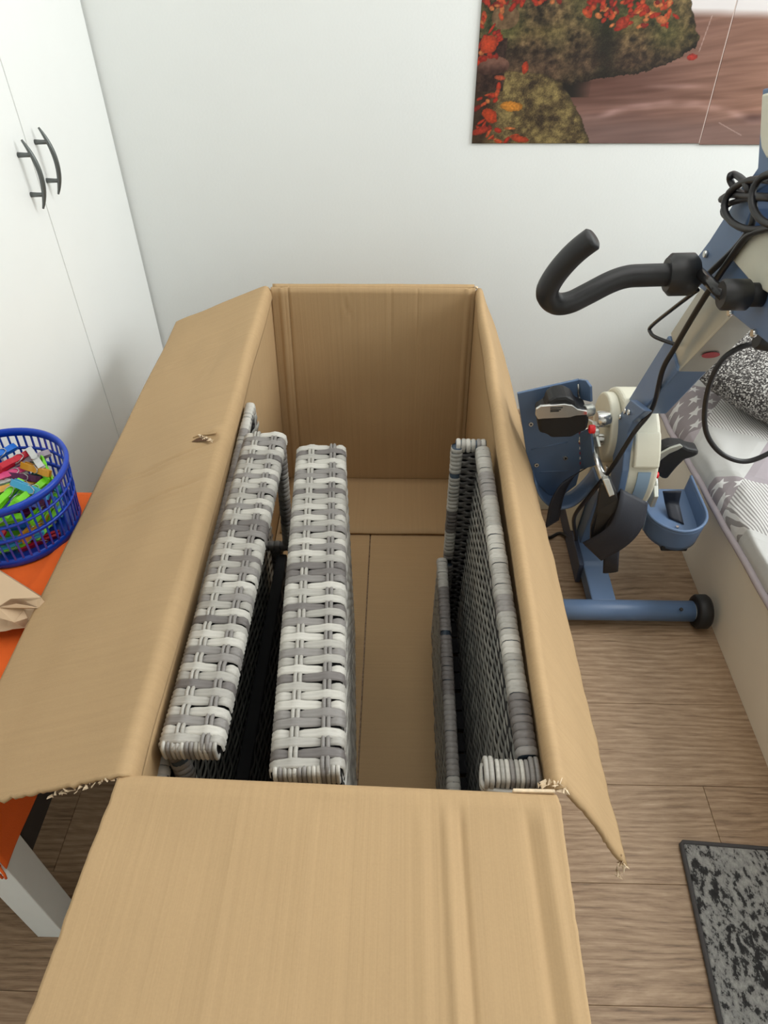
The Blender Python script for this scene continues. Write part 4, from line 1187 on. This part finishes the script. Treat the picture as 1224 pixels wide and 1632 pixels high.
# left foot shell, sole facing the room
def foot_left():
    Yp = 1.215
    sole = [S3((824, 626), Yp), S3((923, 604), Yp), S3((925, 745), Yp), S3((918, 772), Yp), S3((900, 786), Yp), S3((876, 788), Yp), S3((856, 770), Yp), S3((840, 730), Yp)]
    sh_ = plate('foot_shell', sole, .006, M_blue, bk, .0012)
    sh_['label'] = 'blue foot shell, sole upright'
    # folded flange at the right and curved heel lip
    a = [S3((923, 604), Yp), S3((935, 606), Yp - .03), S3((942, 616), Yp - .045), S3((943, 640), Yp - .045), S3((926, 636), Yp - .002)]
    plate('flange', a, .005, M_blue, sh_, .001)
    a = [S3((924, 690), Yp), S3((942, 680), Yp - .045), S3((948, 742), Yp - .045), S3((926, 748), Yp)]
    plate('flange', a, .005, M_blue, sh_, .001)
    heel = [S3((848, 748), Yp), S3((856, 770), Yp), S3((876, 788), Yp), S3((902, 787), Yp), S3((920, 775), Yp), S3((936, 758), Yp), S3((946, 744), Yp - .01)]
    hp = spline(heel, 5)
    def f(u, v):
        p = poly_at(hp, u); return p + Vector((0, -.050 * v, .004 * v))
    grid_sheet('heel_lip', f, 30, 4, M_blue, sh_, .004, 0)
    for p in ((846, 676), (855, 741), (901, 730)):
        q = S3(p, Yp - .004)
        cyl('rivet', q + Vector((0, .004, 0)), q + Vector((0, -.003, .001)), .0052, M_chrome, sh_, 16)
        cyl('rivet', q + Vector((0, .003, 0)), q + Vector((0, -.0036, .001)), .0022, M_rubber, sh_, 10)
    for k in range(2):
        q0 = S3((846 + k * 14, 716 + k * 36), Yp - .002); q1 = S3((905, 704 + k * 46), Yp - .002)
        tube('ridge', [q0, q0.lerp(q1, .5), q1], .0022, M_blue, sh_, 6)
    # lettering strip down the flange, too small to read
    for k in range(7):
        q = S3((924 + k * .2, 690 + k * 8), Yp - .0045)
        plate('print', [q + Vector((-.002, 0, .003)), q + Vector((.002, 0, .0035)), q + Vector((.0022, 0, -.003)), q + Vector((-.0012, 0, -.0038))], .0006, M_white if k % 2 else M_redp, sh_)
    # calf pad with lever
    Yq = Yp - .05
    pad = [S3(p, Yq) for p in ((854, 650), (868, 643), (872, 630), (884, 623), (900, 622), (912, 628), (918, 640), (932, 644), (936, 660), (932, 676), (916, 682), (910, 687), (876, 688), (868, 682), (857, 680))]
    pd = plate('calf_pad', pad, .045, M_rubber, sh_, .006)
    lev = [S3(p, Yq - .026) for p in ((854, 651), (862, 646), (900, 643), (912, 645), (920, 651), (936, 654), (936, 660), (918, 661), (908, 664), (866, 666), (857, 667), (853, 660))]
    lv = plate('lever', lev, .006, M_chrome, pd, .0012); lv['label'] = 'silver clamp lever'
    for k, (w, yy) in enumerate(((20, 650.5), (17, 653.5), (14, 656))):
        q = S3((877, yy), Yq - .0295)
        plate('label_print', [S3((877, yy - .5), Yq - .0297), S3((877 + w, yy - 1.2), Yq - .0297), S3((877 + w, yy), Yq - .0297), S3((877, yy + .8), Yq - .0297)], .0004, M_plas, pd)
    cyl('hinge', S3((931, 655), Yq - .012), S3((944, 653), Yq - .004), .012, M_alu, sh_, 18)
    tube('slot', [S3((922, 612), Yp - .005), S3((922, 633), Yp - .005)], .0022, M_chrome, sh_, 6)
    # hanging strap
    sp_ = spline([S3((924, 752), Yp - .02), S3((905, 765), Yp - .05), S3((888, 795), Yp - .06), S3((880, 835), Yp - .05)], 6)
    def g(u, v):
        p = poly_at(sp_, u); return p + Vector((.030 * (v - .5) * (1.0), .014 * (v - .5), .012 * (v - .5)))
    grid_sheet('strap', g, 24, 4, M_strap, sh_, .002, 0)
foot_left()
# hanging pedal bracket and wide strap in front of the housing
pbk = plate('pedal_arm', [S3((957, 768), 1.07), S3((972, 760), 1.07), S3((985, 790), 1.06), S3((988, 806), 1.05), S3((975, 818), 1.05), S3((962, 845), 1.05), S3((940, 862), 1.05), S3((941, 840), 1.05), S3((950, 810), 1.06)], .020, M_plas, bk, .003)
plate('clasp', [S3((959, 762), 1.062), S3((970, 760), 1.062), S3((979, 786), 1.05), S3((970, 790), 1.05)], .018, M_chrome, bk, .002)
bs = [S3((984, 786), 1.075), S3((990, 781), 1.050), S3((1004, 790), 1.020), S3((1013, 815), 1.0), S3((1008, 842), .995), S3((985, 868), 1.0), S3((955, 884), 1.01), S3((938, 884), 1.03)]
bp_ = spline(bs, 6)
def strap_f(u, v):
    t = spline_dir(bp_, u)
    p = poly_at(bp_, u)
    w = Vector((.030, .004, -.018)) * 1.0
    return p + w * (v - .5) * 1.0
def spline_dir(p, u): return Vector((1, 0, 0))
ct = [S3((992, 783), 1.06), S3((1004, 792), 1.05), S3((1000, 822), 1.035), S3((975, 850), 1.03), S3((943, 878), 1.03)]
cta = spline([S3((989, 779), 1.06), S3((984, 800), 1.045), S3((968, 832), 1.035), S3((929, 865), 1.03)], 6)
ctb = spline([S3((1032, 801), 1.06), S3((1024, 830), 1.045), S3((1003, 857), 1.035), S3((958, 893), 1.03)], 6)
grid_sheet('wide_strap', lambda u, v: poly_at(cta, u).lerp(poly_at(ctb, u), v) + Vector((0, -.012 * math.sin(PI * u), 0)), 24, 6, M_strap, bk, .0028, 0)['label'] = 'wide navy hook and loop strap'
cta2 = spline([S3((988, 781), 1.062), S3((978, 800), 1.085), S3((962, 850), 1.09), S3((932, 868), 1.034)], 6)
ctb2 = spline([S3((1030, 803), 1.062), S3((1010, 830), 1.085), S3((990, 862), 1.09), S3((957, 892), 1.034)], 6)
grid_sheet('wide_strap', lambda u, v: poly_at(cta2, u).lerp(poly_at(ctb2, u), v), 24, 6, M_strap, bk, .0028, 0)
tube('strap_tail', [S3((976, 868), 1.06), S3((974, 890), 1.06), S3((973, 912), 1.06)], .016, M_strap, bk, 8, flat=.15, up=Vector((0, 1, 0)))
# right foot shell: open heel cup seen from above
def foot_right():
    Zf = .190
    x0, x1 = .572, .694
    ym, yb = 1.235, 1.345
    cx_, rr = (x0 + x1) / 2, (x1 - x0) / 2
    out = [(x0, yb), (x0, ym)] + [(cx_ - rr * math.cos(PI * k / 16), ym - rr * 1.12 * math.sin(PI * k / 16)) for k in range(1, 16)] + [(x1, ym), (x1, yb)]
    path = [Vector((x, y, Zf)) for x, y in out]
    def hgt(p):
        t = (p.y - (ym - rr)) / (yb - (ym - rr))
        return lerp(.062, .050, max(0, min(1, t * 1.1)))
    def f(u, v):
        p = poly_at(path, u); s = 1 + .10 * v
        return Vector((cx_ + (p.x - cx_) * s, ym + .04 + (p.y - ym - .04) * (1 + .05 * v), Zf + v * hgt(p) + .10 * (p.y - ym)))
    sh_ = grid_sheet('foot_shell', f, 60, 6, M_blue, bk, .005, 0)
    sh_['label'] = 'blue heel cup, open towards the ceiling'
    bm = bmesh.new(); vs = [bm.verts.new((x, y, Zf + .006 + .10 * (y - ym))) for x, y in out]; bm.faces.new(vs)
    so = from_bm('sole', bm, M_blue, sh_); md = so.modifiers.new('t', 'SOLIDIFY'); md.thickness = .006
    tube('rim_bead', [Vector(f(k / 40, 1.0)) for k in range(41)], .0036, M_blue, sh_, 8)
    p0 = f(.28, 0); p1 = f(.28, 1)
    tube('seam_rib', [p0 + Vector((-.002, -.002, 0)), p1 + Vector((-.002, -.002, 0))], .0024, M_stripe, sh_, 6)
    tube('floor_ridge', [(x1 - .022, yb, Zf + .020), (x1 - .022, ym - .01, Zf + .009)], .002, M_blue, sh_, 6)
    for x, y in ((.628, 1.285), (.645, 1.222)): cyl('rivet', (x, y, Zf + .006), (x, y, Zf + .014), .004, M_chrome, sh_, 12)
    ga = [at(1056, 783, 2, .262), at(1059, 800, 2, .225), at(1066, 826, 2, .205)]; gb = [at(1086, 782, 2, .262), at(1082, 802, 2, .225), at(1090, 836, 2, .203)]
    grid_sheet('ankle_strap', lambda u, v: poly_at(ga, u).lerp(poly_at(gb, u), v), 12, 3, M_strap, sh_, .002, 0)
    plate('clasp', [Vector((.570, 1.215, .268)), Vector((.570, 1.245, .262)), Vector((.570, 1.252, .300)), Vector((.570, 1.232, .318)), Vector((.570, 1.212, .302))], .010, M_alu, sh_, .002)
    plate('label_print', [Vector((.5745, 1.262, .222)), Vector((.5745, 1.290, .226)), Vector((.5745, 1.290, .246)), Vector((.5745, 1.262, .242))], .0012, M_white, sh_)
    ext('pedal_pad', [(.60, 1.17), (.66, 1.17), (.66, 1.34), (.60, 1.34)], 2, Zf - .016, Zf - .001, M_rubber, sh_, .003)
    # calf clamp above
    Yc = 1.30
    arc_o = [S3(p, Yc) for p in ((1043, 735), (1046, 718), (1056, 706), (1068, 703), (1086, 704), (1096, 709), (1110, 711), (1111, 717), (1102, 722), (1088, 726), (1076, 738), (1066, 750), (1061, 757), (1052, 756), (1042, 748))]
    pd = plate('calf_pad', arc_o, .034, M_rubber, sh_, .006)
    ls = [S3(p, Yc - .020) for p in ((1043, 734), (1052, 722), (1068, 713), (1084, 708), (1088, 711), (1080, 716), (1066, 722), (1054, 731), (1046, 741))]
    plate('lever', ls, .006, M_alu, pd, .001)
    cyl('release_button', S3((1041, 757), 1.27), S3((1049, 757), 1.27), .008, M_red, sh_, 14)
    tube('clamp_post', [S3((1044, 758), 1.29), S3((1046, 785), 1.28), S3((1040, 800), 1.27)], .006, M_alu, sh_, 8)
foot_right()
local(bk)

# ---- cables and coil (loose cables hang on the machine)
tag(tube('power_cable', spline([at(1240, 362, 0, .440), at(1218, 366, 0, .442), at(1190, 378, 0, .443), at(1160, 418, 0, .444), at(1128, 466, 0, .446), at(1098, 515, 0, .447), at(1075, 555, 0, .449), at(1056, 590, 1, 1.08), at(1040, 650, 1, 1.11), at(1010, 690, 1, 1.11), at(975, 745, 1, 1.11), at(940, 790, 1, 1.14), at(915, 825, 1, 1.20), (.452, 1.32, .06), at(893, 850, 2, .006), at(868, 858, 2, .006), (.30, 1.40, .006)], 7), .0046, M_cable, None, 8),
    'black mains cable running down the trainer to the floor', 'cable')
tag(tube('hand_cable', spline([at(1224, 548, 1, .95), at(1200, 548, 1, .95), at(1175, 556, 1, .95), at(1150, 575, 1, .95), at(1131, 612, 1, .95), at(1123, 655, 1, .95), at(1126, 690, 1, .95), at(1142, 716, 1, .95), at(1165, 731, 1, .95), at(1192, 735, 1, .95), at(1224, 723, 1, .95), at(1260, 700, 1, .96)], 7), .0042, M_cable, None, 8),
    'black cable hanging in a wide loop over the bed edge', 'cable')
coil = thing('cable_coil', 'coiled black cable looped over the top of the trainer', 'cable', at(1190, 320, 1, .99))
def loop(cx_, cy_, rx_, ry_, Y, tilt, a0, a1, r=.0046):
    pts = []
    for k in range(25):
        a = math.radians(lerp(a0, a1, k / 24)); x = rx_ * math.cos(a); y = ry_ * math.sin(a)
        c, s = math.cos(tilt), math.sin(tilt)
        pts.append(at(cx_ + x * c - y * s, cy_ + x * s + y * c, 0, Y + .004 * math.sin(a * 1.5)))
    tube('loop', pts, r, M_cable, coil, 8)
loop(1206, 326, 52, 40, .440, -.15, 25, 385)
loop(1236, 318, 38, 42, .432, -.2, 10, 370)
loop(1178, 294, 20, 9, .446, .85, -180, 180)
loop(1228, 340, 76, 24, .448, .05, 150, 330, .004)
X_ = lambda x, y, X: at(x, y, 0, X)
tube('loop', spline([X_(1150, 318, .450), X_(1165, 310, .446), X_(1190, 312, .444), X_(1240, 316, .444)], 5), .005, M_cable, coil, 8)
tube('loop', spline([X_(1195, 296, .448), X_(1202, 330, .444), X_(1196, 362, .444), X_(1172, 395, .446), X_(1134, 432, .448), X_(1112, 452, .448)], 6), .0044, M_cable, coil, 8)
local(coil)
